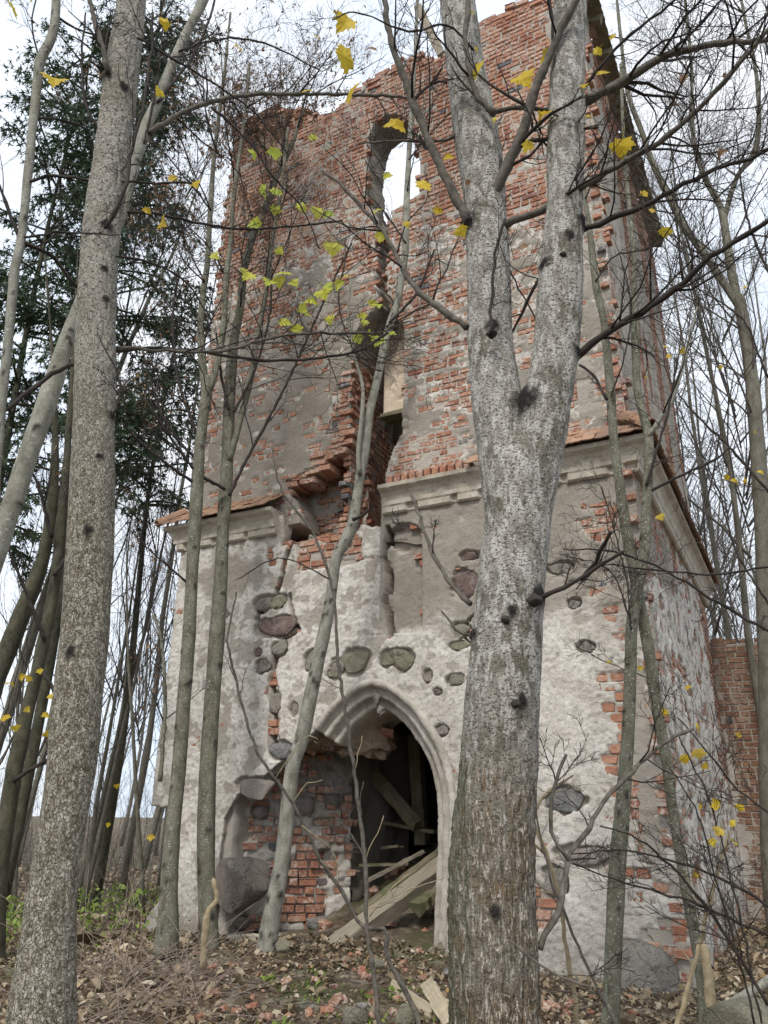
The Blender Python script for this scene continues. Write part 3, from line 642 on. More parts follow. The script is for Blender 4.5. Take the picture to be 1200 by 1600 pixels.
quadgrid('vault', lambda s, t: (.05 + 6.3 * s, .03 + 5.9 * t, 3.9 + .6 * np.sin(s * math.pi) + .1 * fbm(s * 8, t * 8)), 40, 40, M_DARKW)

# --- doorway: eroded left jamb, arch mouldings, broken arch core
ja, jb = np.array([1.10, .14]), np.array([fr(548, 1350, 1.25)[0], 1.25]); jl = np.linalg.norm(jb - ja); je = np.r_[(jb - ja) / jl, 0]; jn = np.array([je[1], -je[0], 0])
JST = [(.95, 1.42, .17, .13), (1.35, 1.5, .13, .11), (.42, 1.32, .13, .09), (1.25, .95, .11, .08), (.25, .10, .22, .08), (1.2, .08, .22, .10), (.62, .03, .16, .07)]
B5 = Bond(.098, .24, 8.8)
def jamb_h(U, V):
    n1 = fbm(U * 2, V * 2, 120, 3); n2 = fbm(U * 8, V * 8, 123, 3); n3 = fbm(U * 22, V * 22, 125, 2); cellr = B5.rnd(*B5.cell(U, V))
    s = -.22 + 1.1 * n1 + .7 * n2 + 1.1 * (cellr - .5) + .35 * sst(.7, 1.4, V) * sst(.45, 1.0, U) + .3 * sst(1.2, 1.7, U)
    h = np.clip(s * .08, -.045, .035) + .03 * n1 + .018 * n2 + .014 * n3
    return h, np.stack([.15 + .3 * n1, sst(.1, -.2, s) * .3, .08 + .12 * sst(0, .4, n2) + .2 * sst(.3, 0, V) + .5 * sst(1.0, 1.8, V) * sst(.2, .6, U)], -1)  # upper jamb darkened in the colour: painted shade under the broken overhang
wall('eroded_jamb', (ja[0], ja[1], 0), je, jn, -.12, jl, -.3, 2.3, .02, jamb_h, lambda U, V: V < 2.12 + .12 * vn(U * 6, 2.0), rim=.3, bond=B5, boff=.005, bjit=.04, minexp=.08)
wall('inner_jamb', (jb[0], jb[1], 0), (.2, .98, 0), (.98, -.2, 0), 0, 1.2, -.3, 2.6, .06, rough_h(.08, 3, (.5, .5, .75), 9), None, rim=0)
PROF = [(-.015, .02), (-.015, -.05), (.02, -.075), (.055, -.065), (.075, -.03), (.08, .02), (.10, .045), (.135, .03), (.165, .03), (.185, .06), (.19, .12), (.21, .15), (.245, .135), (.275, .14), (.295, .18), (.30, .26), (.315, .34), (.315, 1.0)]
def sweep_arch(name, path, flip, n, jit=.006):
    P = smooth_path(np.c_[path, np.zeros(len(path))], n)[:, :2]; T = np.gradient(P, axis=0); T /= np.linalg.norm(T, axis=1, keepdims=True)
    Nn = np.c_[T[:, 1], -T[:, 0]] * (-1 if not flip else 1)
    Nn = -Nn if False else Nn
    k = len(PROF); V = np.zeros((n, k, 3))
    for j, (i_, d) in enumerate(PROF):
        q = P + Nn * i_; V[:, j, 0] = q[:, 0]; V[:, j, 2] = q[:, 1]; V[:, j, 1] = d
    V += rng.normal(0, jit * .4, V.shape); w_ = fbm(np.arange(n)[:, None] * .22, np.arange(k)[None] * .5, 3, 3); V[..., 1] += jit * 1.6 * w_; V[..., 0] += jit * w_
    i = np.arange(n * k).reshape(n, k); q = np.stack([i[:-1, :-1], i[1:, :-1], i[1:, 1:], i[:-1, 1:]], -1).reshape(-1, 4)
    caps = np.array([i[0][:16], i[-1][:16][::-1]])
    return ob(name, mk_mesh(name, V.reshape(-1, 3), [q, caps], smooth=True), M_ARCH, tower)
sweep_arch('arch_moulding', ARC_R, True, 120)['label'] = 'intact right half of moulded pointed arch'
sweep_arch('arch_moulding', ARC_L, False, 60)['label'] = 'broken left stump of moulded pointed arch'
def nrm(v): return v / (np.linalg.norm(v) + 1e-9)
def rock_mesh(name, size, seed, sub=3, amp=.22, fq=1.6, flat=0.0, face=False):
    import bmesh
    bm = bmesh.new(); bmesh.ops.create_icosphere(bm, subdivisions=sub, radius=1.0); bm.normal_update()
    V = np.array([v.co[:] for v in bm.verts]); Fc = np.array([[v.index for v in f.verts] for f in bm.faces]); bm.free()
    r = 1 + amp * fbm(V[:, 0] * fq + seed, V[:, 1] * fq, V[:, 2] * fq, 3)
    r = r + (.05 * fbm(V[:, 0] * 6 + seed, V[:, 1] * 6, V[:, 2] * 6, 3) if sub > 2 else 0)
    V = V * r[:, None]; V = np.sign(V) * np.abs(V) ** (1 - flat * .4)
    if sub > 2:
        g_ = np.random.default_rng(int(seed * 10) + 5)
        for _ in range(11):
            nn = nrm(g_.normal(size=3)); ex_ = np.maximum(0, V @ nn - g_.uniform(.62, .92)); V = V - .93 * ex_[:, None] * nn
    if face: V[:, 1] = np.maximum(V[:, 1], -.42 + .16 * fbm(V[:, 0] * 1.5 + seed, V[:, 2] * 1.5, 3, 2))
    return mk_mesh(name, V * np.array(size), [Fc], smooth=True)
# rubble hanging behind the broken left half of the arch
hang = rock_mesh('broken_arch_core', (.60, .42, .27), 3.3, 5, .75, 3.2); a_, b_ = fr(560, 1165, .75)
ob('broken_arch_core', hang, M_RUB, tower, (a_, .8, b_ + .12))
ob('broken_arch_core', rock_mesh('broken_arch_core', (.5, .4, .20), 8.1, 5, .75, 3.2), M_RUB, tower, (a_ - .55, .62, b_ + .10))
for i in range(16):                                                       # loose stone and brick sticking out of the broken core
    u = a_ + rng.uniform(-.75, .45); BR.append((brick_matrix(np.array([u, .45 + .25 * rng.random(), 0.]), np.array([math.cos(.6), math.sin(.6), 0.]), np.array([.565, -.825, 0]), 0, b_ + rng.uniform(-.08, .16) , .2, .085, 0, .14, rng.normal() * .3), int(rng.integers(0, 6)), 0, 'tower'))
for i, (a, b, c) in enumerate([(588, 1094, .05), (593, 1110, .05)]):
    u, z = fr(a, b, -.02); ob('fieldstone', rock_mesh('fieldstone', (c, c * 1.1, c * 1.5), i * 3., 3, .8, 2.0), M_PNK, tower, (u, .0, z))

# fieldstones bedded in the front
for i, (u, z, a, b, m) in enumerate(SU):
    o = ob('fieldstone', rock_mesh('fieldstone', (a * 1.10, .12, b * 1.06), i * 2.7, 3, .55, 1.5, .7, True), m, tower, (u, .052, z))
    o.rotation_euler = (0, rng.normal() * .12, 0)
for i, (u, z, a, b) in enumerate(JST):
    p = ja + je[:2] * u; ob('fieldstone', rock_mesh('fieldstone', (a, .16, b), 50 + i * 3.1, 3, .28, 1.6, .5), M_ST if i % 3 else M_PNK, tower, (p[0], p[1], z))
bu, bz = fr(370, 1382, -.06)
o = ob('boulder', rock_mesh('boulder', (.34, .30, .34), 77.0, 4, .26, 1.3, .6), M_ST, tower, (bu, .0, bz)); o['label'] = 'big grey boulder bulging from the wall foot'; o.rotation_euler = (0, R(25), 0)
for (a, b, y, s_, m, q) in [(1003, 1572, -.05, (.36, .30, .50), M_ST, 5.), (1062, 1580, -.03, (.20, .25, .34), M_ST, 9.)]:
    u, z = fr(a, b, y); o = ob('boulder', rock_mesh('boulder', s_, 100 + q, 4, .25, 1.4, .6), m, tower, (u, y + .12, z)); o['label'] = 'cracked foundation boulder under the right corner' if q < 6 else 'small foundation boulder at the very corner'
for i in range(26):                       # dark and pale stones of the side wall, seen edge on
    y, z = rng.uniform(.6, D - .4), rng.uniform(.1, 4.3); a = rng.uniform(.08, .2)
    ob('fieldstone', rock_mesh('fieldstone', (.05, a, a * rng.uniform(.4, .8)), 200 + i * 1.7, 2, .25, 1.5, .4), M_ST, tower, (W - .03, y, z))

# --- cornice and tile ledge
CPROF = [(.10, 4.84), (-.05, 4.84), (-.075, 4.86), (-.08, 4.93), (-.095, 4.95), (-.10, 5.0), (-.115, 5.05), (-.15, 5.10), (-.20, 5.13), (-.215, 5.14), (-.22, 5.19), (.16, 5.20)]   # (outward negative y, z)
def cornice(name, pts, miter0, miter1, n=60, label=None):
    V = np.zeros((n, len(CPROF), 3)); t = np.linspace(0, 1, n)
    (a, b, axis) = pts
    for j, (d, z) in enumerate(CPROF):
        lo = a + (d if miter0 else 0); hi = b - (d if miter1 else 0)
        q = lo + (hi - lo) * t
        if axis == 'front': V[:, j, 0] = q; V[:, j, 1] = d
        else: V[:, j, 1] = q; V[:, j, 0] = W - d
        V[:, j, 2] = z
    w_ = fbm(np.arange(n)[:, None] * .35, np.arange(len(CPROF))[None] * .8, a, 3); V[..., 2] += .008 * w_
    if axis == 'front': V[..., 1] += .012 * w_
    chip = (vn(np.arange(n) * .4, a * 3) > .45)[:, None] & (np.arange(len(CPROF))[None] < 4) & (np.arange(len(CPROF))[None] > 0); V[..., 1] += np.where(chip & (axis == 'front'), .045, 0)
    k = len(CPROF); i = np.arange(n * k).reshape(n, k); q = np.stack([i[:-1, :-1], i[1:, :-1], i[1:, 1:], i[:-1, 1:]], -1).reshape(-1, 4)
    if axis != 'front': q = q[:, ::-1]
    o = ob(name, mk_mesh(name, V.reshape(-1, 3), [q, np.array([i[0], i[-1][::-1]])]), M_STUC, tower)
    return o
CO = [cornice('cornice', (0, GAP0 - .08, 'front'), True, False), cornice('cornice', (GAP1 + .05, W, 'front'), False, True, 90), cornice('cornice', (0, D, 'side'), True, False, 120)]
def tile_mesh(k):
    n = 5; xs = np.linspace(-.5, .5, n); V = []
    for z0 in (0, -.013):
        for j, y in enumerate((0, .30)):
            for i, x in enumerate(xs):
                V.append((x * .136, y + (-.02 * (1 - (2 * x) ** 2) if j == 0 else 0) + rng.normal() * .003, z0 + rng.normal() * .0015))
    V = np.array(V); a = lambda l, j, i: l * 10 + j * 5 + i; q = []
    for i in range(4):
        q += [(a(0, 0, i), a(0, 0, i + 1), a(0, 1, i + 1), a(0, 1, i)), (a(1, 0, i + 1), a(1, 0, i), a(1, 1, i), a(1, 1, i + 1)), (a(1, 0, i), a(1, 0, i + 1), a(0, 0, i + 1), a(0, 0, i))]
    q += [(a(0, 0, 0), a(0, 1, 0), a(1, 1, 0), a(1, 0, 0)), (a(0, 1, 4), a(0, 0, 4), a(1, 0, 4), a(1, 1, 4))]
    return mk_mesh('roof_tile', V, [np.array(q)])
TM = [tile_mesh(i) for i in range(5)]
for m in TM: m.materials.append(M_TILE)
def tile(u, d, z, side, slope, jz=0):
    o = ob('roof_tile', TM[int(rng.integers(0, 5))], None, CO[2 if side else 0 if u < 2.5 else 1])
    if side == 0: o.location = (u, d, z + rng.normal() * .004); o.rotation_euler = (slope + rng.normal() * .03, rng.normal() * .02, rng.normal() * .03)
    else: o.location = (W - d, u, z + rng.normal() * .004); o.rotation_euler = (slope + rng.normal() * .03, rng.normal() * .02, R(90) + rng.normal() * .03)
SL = R(38)
for r_ in range(3):
    d = -.29 + .14 * r_; z = 5.215 + .105 * r_ + .012 * r_
    off = .07 * (r_ % 2)
    for u in np.arange(-.26 + .14 * r_ + off, GAP0 - .10 - .12 * r_ * 0, .14): tile(u, d, z, 0, SL)
    for u in np.arange(4.62 + off + .1 * r_, W + .20 - .14 * r_, .14): tile(u, d, z, 0, SL)
    for u in np.arange(-.2 + .14 * r_ + off, D - .1, .14): tile(u, d, z, 1, SL)
def hip(p0, p1, r, n=3):
    A_ = Acc(); P = np.linspace(p0, p1, 6); T, A, B = frames(P)
    B = np.where(B[:, 2:3] < 0, -B, B); A = np.cross(B, T)
    th = np.linspace(-.1, math.pi + .1, 9); V = P[:, None] + r * (np.cos(th)[None, :, None] * A[:, None] + np.sin(th)[None, :, None] * B[:, None]); V2 = P[:, None] + (r - .016) * (np.cos(th)[None, :, None] * A[:, None] + np.sin(th)[None, :, None] * B[:, None])
    i = np.arange(54).reshape(6, 9); q = np.stack([i[:-1, :-1], i[1:, :-1], i[1:, 1:], i[:-1, 1:]], -1).reshape(-1, 4); rimq = np.stack([i[0, :-1], i[0, 1:], i[0, 1:] + 54, i[0, :-1] + 54], -1)
    return ob('hip_tile', mk_mesh('hip_tile', np.vstack([V.reshape(-1, 3), V2.reshape(-1, 3)]), [q, q[:, ::-1] + 54, rimq], smooth=True), M_TILE, tower)
hip(np.array([W + .27, -.27, 5.21]), np.array([W + .09, -.09, 5.42]), .10); hip(np.array([W + .13, -.13, 5.39]), np.array([W - .06, .10, 5.58]), .095)
hip(np.array([-.27, -.27, 5.21]), np.array([-.05, .05, 5.48]), .085)
# row of upright headers left on the ledge where tiles are lost
for u in np.arange(GAP1 + .18, 4.62, .105):
    BR.append((brick_matrix(np.array([0, -.13, 0.]), np.array([1., 0, 0]), np.array([0, -1., 0]), u, 5.27, .088, .13, 0, .26, rng.normal() * .04), 7, 1.3e-4, 'tower'))
# eave along the top of the side wall: rafter feet, plank and tiles
def beam(name, a, b, wd, th, mat, parent, jit=.006, label=None, seg=10, roll=0.0, bev=.06):
    a = np.asarray(a, float); b = np.asarray(b, float); L = np.linalg.norm(b - a)
    o = ob(name, box_mesh(name, (wd, th, L), jit, seg, bev), mat, parent, (a + b) / 2)
    o.rotation_mode = 'QUATERNION'; o.rotation_quaternion = Vector(b - a).to_track_quat('Z', 'Y') @ Matrix.Rotation(roll, 4, 'Z').to_quaternion(); return o
for y in np.arange(.1, D, .62): beam('rafter', (W - .4, y, 13.0), (W + .17, y, 12.78), .11, .13, M_WOODM, tower)
beam('eave_plank', (W + .13, -.05, 12.86), (W + .13, D - .1, 12.86), .16, .04, M_WOODM, tower)
for u in np.arange(0, D - .05, .17):
    for r_ in range(2):
        o = ob('roof_tile', TM[int(rng.integers(0, 5))], None, tower, (W + .20 - .13 * r_, u + .07 * r_ + rng.normal() * .012, 12.89 + .075 * r_ + rng.normal() * .01)); o.rotation_euler = (R(30) + rng.normal() * .06, rng.normal() * .05, R(90) + rng.normal() * .08); o.scale = (1.2, 1, 1.2)
# loose bricks along the broken wall top
for u in np.arange(.1, W - .1, .20):
    z = float(np.interp(u, TOP[:, 0], TOP[:, 1]))
    for k in range(2):
        BR.append((brick_matrix(np.array([0, YU + .12, 0.]), np.array([1., 0, 0]), np.array([0, -1., 0]), u + rng.normal() * .06, z - .05 + rng.uniform(-.09, .12), rng.uniform(.15, .29), .10, .1 + .05 * rng.random(), .2, rng.normal() * .12), int(rng.integers(0, 6)), 3e-5, 'tower'))

# ------------------------------------------------------------------ brick boundary wall at the right
bwall = thing('brick_boundary_wall', 'dark red brick boundary wall behind the right side of the tower', 'wall', TO, -TANG)
B6 = Bond(.098, .25, 3.9)
def bw_top(u): return 4.16 + .06 * vn(u * 3, 5.0) - .04 * (u - W)
def bw_h(U, V):
    n1 = fbm(U * 1.6, V * 1.6, 140, 3); n2 = fbm(U * 8, V * 8, 143, 3)
    pl = sst(.25, -.15, (U - W) - .02 + .22 * n1 + .15 * n2 + .30 * sst(2.2, 3.2, V) + .25 * sst(2.9, 3.3, V) + .3 * sst(1.3, .7, V) * 0)
    pl = np.where(V > 3.1, 0, pl)
    h = -.012 + .03 * pl + .006 * n2
    return h, np.stack([.2 + .3 * n1, 1 - pl, .18 * sst(3.2, 4.1, V) + .1], -1)
wall('mortar_core', (0, 6.3, 0), (1, 0, 0), (0, -1, 0), W + .0, W + 3.2, -.4, 4.3, .03, bw_h, lambda U, V: V < bw_top(U), rim=.4, bond=B6, owner='bwall', parent=bwall, bjit=.007)
for u in np.arange(W + .1, W + 3.1, .24):
    BR.append((brick_matrix(np.array([0, 6.4, 0.]), np.array([1., 0, 0]), np.array([0, -1., 0]), u + rng.normal() * .03, float(bw_top(u)) + .02 + .04 * rng.random(), .22, .085, .08, .2, rng.normal() * .08), int(rng.integers(0, 6)), 5e-5, 'bwall'))

# ------------------------------------------------------------------ bricks: 300 largest singly, the rest as brickwork
def brick_variant(k):
    r = np.random.default_rng(300 + k); asp = 2.4 if k < 6 else 1.2
    bx, bz = .07 / asp * 1.1, .085
    ring = np.array([(-.5 + bx, -.5), (.5 - bx, -.5), (.5, -.5 + bz), (.5, .5 - bz), (.5 - bx, .5), (-.5 + bx, .5), (-.5, .5 - bz), (-.5, -.5 + bz)])
    ring = ring * (1 - .05 * r.random((8, 1))) + r.normal(0, .018, (8, 2))
    if r.random() < .5: c = r.integers(0, 4) * 2; ring[c] *= .86; ring[(c + 1) % 8] *= .88
    V = np.concatenate([np.c_[ring[:, 0], np.full(8, -1.0), ring[:, 1]], np.c_[ring[:, 0], np.full(8, -.10), ring[:, 1]], np.c_[ring[:, 0] * (1 - .07 / asp), r.normal(0, .03, 8), ring[:, 1] * .88]])
    i = np.arange(8); j = (i + 1) % 8
    return V, np.concatenate([np.stack([i, j, j + 8, i + 8], 1), np.stack([i + 8, j + 8, j + 16, i + 16], 1)]), (np.arange(8) + 16)[None]
BV = [brick_variant(k) for k in range(12)]
for k, (V, q, n8) in enumerate(BV): BV[k] = (V, q[:, ::-1] if False else q, n8)
BM, BM2 = [], []
for V, q, n8 in BV:
    for mt, lst in ((M_BR, BM), (M_BR2, BM2)): m = mk_mesh('brick', V, [q, n8]); m.materials.append(mt); lst.append(m)
for owner, par, lim in (('tower', tower, 300), ('bwall', bwall, 220)):
    L = sorted([b for b in BR if b[3] == owner], key=lambda b: -b[2]); acc = Acc()
    for n_, (m4, k, wt, _, *bq) in enumerate(L):
        if n_ < lim:
            o = ob('brick', (BM if owner == 'tower' else BM2)[k], None, bq[0] if bq else par); o.matrix_local = Matrix(m4.tolist())
        else:
            V, q, n8 = BV[k]; acc.add(V @ m4[:3, :3].T + m4[:3, 3], q, n8)
    if acc.n: V, P_ = acc.get(); ob('brickwork', mk_mesh('brickwork', V, P_), M_BR if owner == 'tower' else M_BR2, par, kind='stuff')

# ------------------------------------------------------------------ trees
def radpx(p, halfw): return halfw * ((p - CAM) @ FW) / F
def pxpath(pts, d0, d1=None):
    d1 = d0 if d1 is None else d1; n = len(pts); P = []; r = []
    for i, q in enumerate(pts):
        p = at(q[0], q[1], d0 + (d1 - d0) * i / max(1, n - 1)); P.append(p)
        r.append(radpx(p, q[2] / 2) if len(q) > 2 else 0)
    return np.array(P), np.array(r)
def tree(name, label, pts, dist, group=None, cat='tree'):
    x, y, _ = at(pts[0][0], pts[0][1], dist); t = thing(name, label, cat, (x, y, float(gz(x, y)) - .03), 0, group); t_acc[t.name] = []; return t
t_acc = {}; t_br = {}
def trunk(t, name, pts, dist, d1=None, sides=24, seg=.03, mat=None, amp=.006, fur=None, knots=(), toground=False, fq=9, label=None, ridge=0.0):
    P, r = pxpath(pts, dist, d1)
    if not knots and sides >= 24:
        kn = []
        for q in range(len(pts) * 2):
            f_ = rng.uniform(0, len(pts) - 1.01); i_ = int(f_); f_ -= i_; a0, a1 = pts[i_], pts[i_ + 1]; w_ = a0[2] * (1 - f_) + a1[2] * f_
            kn.append((a0[0] * (1 - f_) + a1[0] * f_ + rng.uniform(-.45, .45) * w_, a0[1] * (1 - f_) + a1[1] * f_, w_ * rng.uniform(.09, .2)))
        knots = kn
    if toground:
        b = np.array([P[0][0] + .25 * (P[0][0] - P[1][0]), P[0][1], t.location[2]]); b[0] = P[0][0]
        if P[0][2] - b[2] > .1:
            P = np.vstack([b, P]); r = np.r_[r[0] * 1.45, r]
    L = np.linalg.norm(np.diff(P, axis=0), axis=1).sum(); n = max(6, int(L / seg))
    Q = smooth_path(np.c_[P, r], n); C_, rr = Q[:, :3], Q[:, 3]
    T, A, B = frames(C_); th = np.arange(sides) / sides * 2 * np.pi
    dirs = np.cos(th)[None, :, None] * A[:, None] + np.sin(th)[None, :, None] * B[:, None]
    V0 = C_[:, None] + rr[:, None, None] * dirs; x, y, z = V0[..., 0], V0[..., 1], V0[..., 2]
    dsp = amp * fbm(x * fq, y * fq, z * fq * .45, 3) + amp * 1.5 * vn(x * 2.2, y * 2.2, z * 1.6)
    fv = np.zeros(x.shape) if fur is None else fur(z)
    rid = np.ones(x.shape)
    if ridge:
        wx = .05 * vn(x * 6, y * 6, z * 3.5); n_ = vn(x * 30 + wx * 14, y * 30, z * 5.0) + .35 * vn(x * 70, y * 70, z * 22); n2 = vn(x * 55 + 7, y * 55 + wx * 9, z * 10); rid = np.maximum(np.exp(-(n_ / .20) ** 2), .7 * np.exp(-(n2 / .16) ** 2)); dsp = dsp + ridge * (rid - .4) * np.clip(fv, .15, 1)
    blk = np.zeros(x.shape)
    for (kx, ky, ks) in knots:
        kp = at(kx, ky, dist); kr = radpx(kp, ks)
        d_ = np.hypot(np.hypot((x - kp[0]), (z - kp[2]) * .8), .0) + np.where(y > C_[:, None, 1], 9, 0)
        blk = np.maximum(blk, sst(1.15, .45, d_ / kr + .45 * fbm(x * 60, y * 60, z * 40))); dsp = dsp + kr * .35 * sst(1.3, .2, d_ / kr)
    V = (V0 + dsp[..., None] * dirs).reshape(-1, 3)
    k = sides; V = np.vstack([V, C_[:1], C_[-1:]])
    caps = [np.stack([np.full(k, n * k), (np.arange(k) + 1) % k, np.arange(k)], 1), np.stack([np.full(k, n * k + 1), (n - 1) * k + np.arange(k), (n - 1) * k + (np.arange(k) + 1) % k], 1)]
    z2 = np.zeros(2)
    o = wpart(name, V, [tube_faces(n, k)] + caps, mat, t, {'fur': np.r_[fv.ravel(), z2], 'blk': np.r_[blk.ravel(), z2], 'rid': np.r_[rid.ravel(), z2 + 1]})
    if label: o['label'] = label
    return o, C_, rr
def nrm(v): return v / (np.linalg.norm(v) + 1e-9)
def grow(out, p, d, L, r, lvl, maxl, kids, up=.08, jit=.16, n=5, ratio=(.35, .62), ang=(.55, 1.0)):
    pts = [p]; d = nrm(d)
    for i in range(n):
        d = nrm(d + rng.normal(0, jit, 3) + np.array([0, 0, up])); p = p + d * L / n; pts.append(p)
    pts = np.array(pts); rad = np.linspace(r, max(r * .4, .0012), n + 1); out.append((lvl, pts, rad))
    if lvl < maxl:
        for j in range(kids[lvl]):
            t_ = rng.uniform(.22, 1.0) * n; i = min(int(t_), n - 1); q = pts[i] + (pts[i + 1] - pts[i]) * (t_ - i); dd = nrm(pts[i + 1] - pts[i])
            s = nrm(np.cross(dd, rng.normal(size=3))); a = rng.uniform(*ang)
            grow(out, q, dd * math.cos(a) + s * math.sin(a), L * rng.uniform(*ratio) * (1.15 - .45 * t_ / n), max(.0014, rad[i] * rng.uniform(.4, .62)), lvl + 1, maxl, kids, up, jit * 1.1, max(3, n - 1), ratio, ang)
SIDES = {0: 7, 1: 5, 2: 4, 3: 3, 4: 3}
def emit(t, name, out, mat, base=0, kind='stuff'):
    if not out: return
    a = Acc()
    for lvl, P, r in out: tube(a, P, r, SIDES.get(lvl + base, 3))
    V, Pl = a.get(); return wpart(name, V, Pl, mat, t, kind=kind)
def branch(t, pts, w0, w1, d0, d1=None, mat=None, tw_=6, tl_=.5, lv=2, sides=8, up=.05, kids=(5, 4, 3), name='branch', n=None):
    m = len(pts); P, r = pxpath([(a, b, w0 + (w1 - w0) * i / (m - 1)) for i, (a, b) in enumerate(pts)], d0, d1)
    L = np.linalg.norm(np.diff(P, axis=0), axis=1).sum(); n = n or max(6, int(L / .05)); Q = smooth_path(np.c_[P, r], n); C_, rr = Q[:, :3], Q[:, 3]
    C_ = C_ + rng.normal(0, .0035, C_.shape); rr = rr * (1 + .10 * rng.normal(size=n))
    a = Acc(); tube(a, C_, rr, sides); V, Pl = a.get(); o = wpart(name, V, Pl, mat or M_TWD, t); t_br.setdefault(t.name, []).append((o, C_))
    out = t_acc[t.name]
    for j in range(tw_):
        i = int(rng.uniform(.12, 1) * (n - 2)); dd = nrm(C_[i + 1] - C_[i]); s = nrm(np.cross(dd, rng.normal(size=3))); an = rng.uniform(.5, 1.1)
        grow(out, C_[i], dd * math.cos(an) + s * math.sin(an), tl_ * rng.uniform(.5, 1.4), max(.0016, rr[i] * rng.uniform(.3, .5)), 1, 1 + lv, (0,) + kids, up)
    return C_

# ---- leaves
LEAF_O = [(0, 0), (.14, .0), (.40, -.05), (.38, .14), (.55, .20), (.66, .42), (.47, .43), (.46, .62), (.28, .58), (.21, .80), (.10, .80), (0, 1.0)]
def leaf_mesh(seed, curl):
    r = np.random.default_rng(seed); H = [(x * r.uniform(.9, 1.1), y * r.uniform(.95, 1.05)) for x, y in LEAF_O]
    H[0] = (0, 0); H[-1] = (0, 1); full = H + [(-x * r.uniform(.85, 1.1), y + r.normal() * .02) for x, y in H[1:-1][::-1]]
    V = [(x, y, curl * (.35 * abs(x) ** 1.3 - .5 * (y - .4) ** 2) + r.normal() * .02) for x, y in full] + [(0, .35, .0)]
    n = len(full); T = [(i, (i + 1) % n, n) for i in range(n)]
    st = [(-.012, 0, 0), (.012, 0, 0), (.01, -.55, .1), (-.01, -.55, .1)]; V += st; 
    return mk_mesh('leaf', np.array(V), [np.array(T), np.array([[n + 1, n + 2, n + 3, n + 4]])], smooth=False)
LFM = {}
for key, mat in (('y', M_LFY), ('g', M_LFG), ('b', M_LFB)):
    LFM[key] = []
    for i in range(4):
        m = leaf_mesh(40 + i, (.8, -1.0, 1.4, .5)[i] * (1.6 if key == 'b' else 1)); m.materials.append(mat); LFM[key].append(m)
def leaf(t, px, py, size, dist, kind='y', parent=None):
    p = at(px, py, dist); s = 2 * radpx(p, size / 2) * .92
    bl_ = t_br.get(t.name); par = min(bl_, key=lambda q: np.linalg.norm(q[1] - p, axis=1).min())[0] if bl_ else t
    o = ob('leaf', LFM[kind][int(rng.integers(0, 4))], None, par, p - np.array(t.location) + np.array([0, 0, s * .5]))
    o.scale = (s, s, s); hang = rng.uniform(.3, 1.0)
    face = math.atan2(-p[0], p[1]); o.rotation_euler = (R(-90) + rng.normal() * .45, rng.normal() * .5, face + rng.normal() * .5)
    return o

# ---- the big forked tree in front
T1D = 3.4
T1 = tree('forked_tree', 'large forked tree with grey-white bark standing before the doorway', [(775, 1600)], T1D)
K1 = [(766, 522, 12), (836, 938, 17), (790, 968, 11), (806, 1100, 11), (737, 995, 9), (728, 345, 17), (905, 362, 14), (880, 398, 9), (845, 437, 9), (895, 562, 10), (812, 640, 24), (764, 1418, 10)]
fur1 = lambda z: sst(2.6, .55, z)
trunk(T1, 'trunk', [(776, 1760, 158), (774, 1640, 143), (773, 1600, 139), (770, 1500, 134), (769, 1400, 130), (771, 1300, 126), (779, 1200, 120), (784, 1100, 117), (792, 1000, 110), (800, 900, 105), (811, 800, 102), (813, 740, 105), (815, 700, 90)], T1D, None, 110, .011, M_BK1, .007, fur1, K1, True, 8, None, .016)
trunk(T1, 'stem', [(803, 850, 70), (797, 780, 84), (788, 710, 82), (780, 650, 80), (774, 605, 78), (766, 540, 72), (764, 460, 69), (762, 380, 68), (759, 330, 64), (752, 260, 66), (742, 200, 66), (730, 120, 60), (722, 60, 56), (715, 0, 54), (700, -120, 48)], T1D, 3.5, 80, .013, M_BK1, .006, fur1, K1, False, 9, 'left stem of the fork', .016)
trunk(T1, 'stem', [(818, 850, 70), (827, 780, 80), (841, 710, 80), (852, 650, 78), (859, 605, 78), (868, 550, 70), (873, 480, 67), (877, 400, 63), (882, 320, 58), (884, 240, 57), (886, 160, 54), (887, 80, 54), (890, 0, 52), (893, -120, 46)], T1D, 3.3, 80, .013, M_BK1, .006, fur1, K1, False, 9, 'right stem of the fork', .016)
b = lambda *a, **k: branch(T1, *a, **k)
b([(732, 348), (690, 262), (650, 172), (620, 90), (605, 30), (598, -60)], 15, 8, T1D, 3.2, M_TWG, 7, .5)
b([(788, 352), (850, 325), (910, 292), (960, 262), (1040, 215), (1100, 160), (1160, 95), (1230, 10)], 13, 6, T1D, 3.0, M_TWG, 16, .55)
b([(765, 312), (805, 235), (840, 130), (880, 40), (930, -50)], 17, 11, T1D, 3.1, M_TWG, 8, .5)
b([(912, 160), (970, 130), (1030, 92), (1080, 76), (1140, 66), (1230, 58)], 15, 8, T1D, 3.3, M_TWG, 14, .55)
b([(905, 362), (960, 340), (1014, 318), (1068, 288), (1125, 261), (1176, 246), (1230, 215)], 9, 5, T1D, 3.2, M_TWD, 12, .5)
b([(896, 563), (950, 518), (1015, 480), (1070, 440), (1110, 400), (1200, 345), (1240, 320)], 12, 7, T1D, 3.1, M_TWD, 12, .5)
b([(730, 512), (695, 487), (660, 462), (635, 430), (617, 395), (601, 364), (567, 327), (532, 287), (503, 266)], 11, 4, T1D, 3.6, M_TWG, 9, .45)
b([(897, 153), (945, 95), (990, 50), (1050, 5), (1090, -30)], 6, 3, T1D, 3.2, M_TWD, 7, .4)
b([(772, 180), (742, 140), (728, 75), (732, 0), (740, -60)], 10, 7, T1D - .1, 3.2, M_TWG, 4, .4)
b([(765, 178), (815, 168), (862, 172)], 8, 6, T1D - .08, 3.35, M_TWG, 2, .3)
b([(767, 520), (770, 440), (777, 380), (790, 342)], 5, 4, T1D - .20, 3.15, M_TWD, 2, .3)
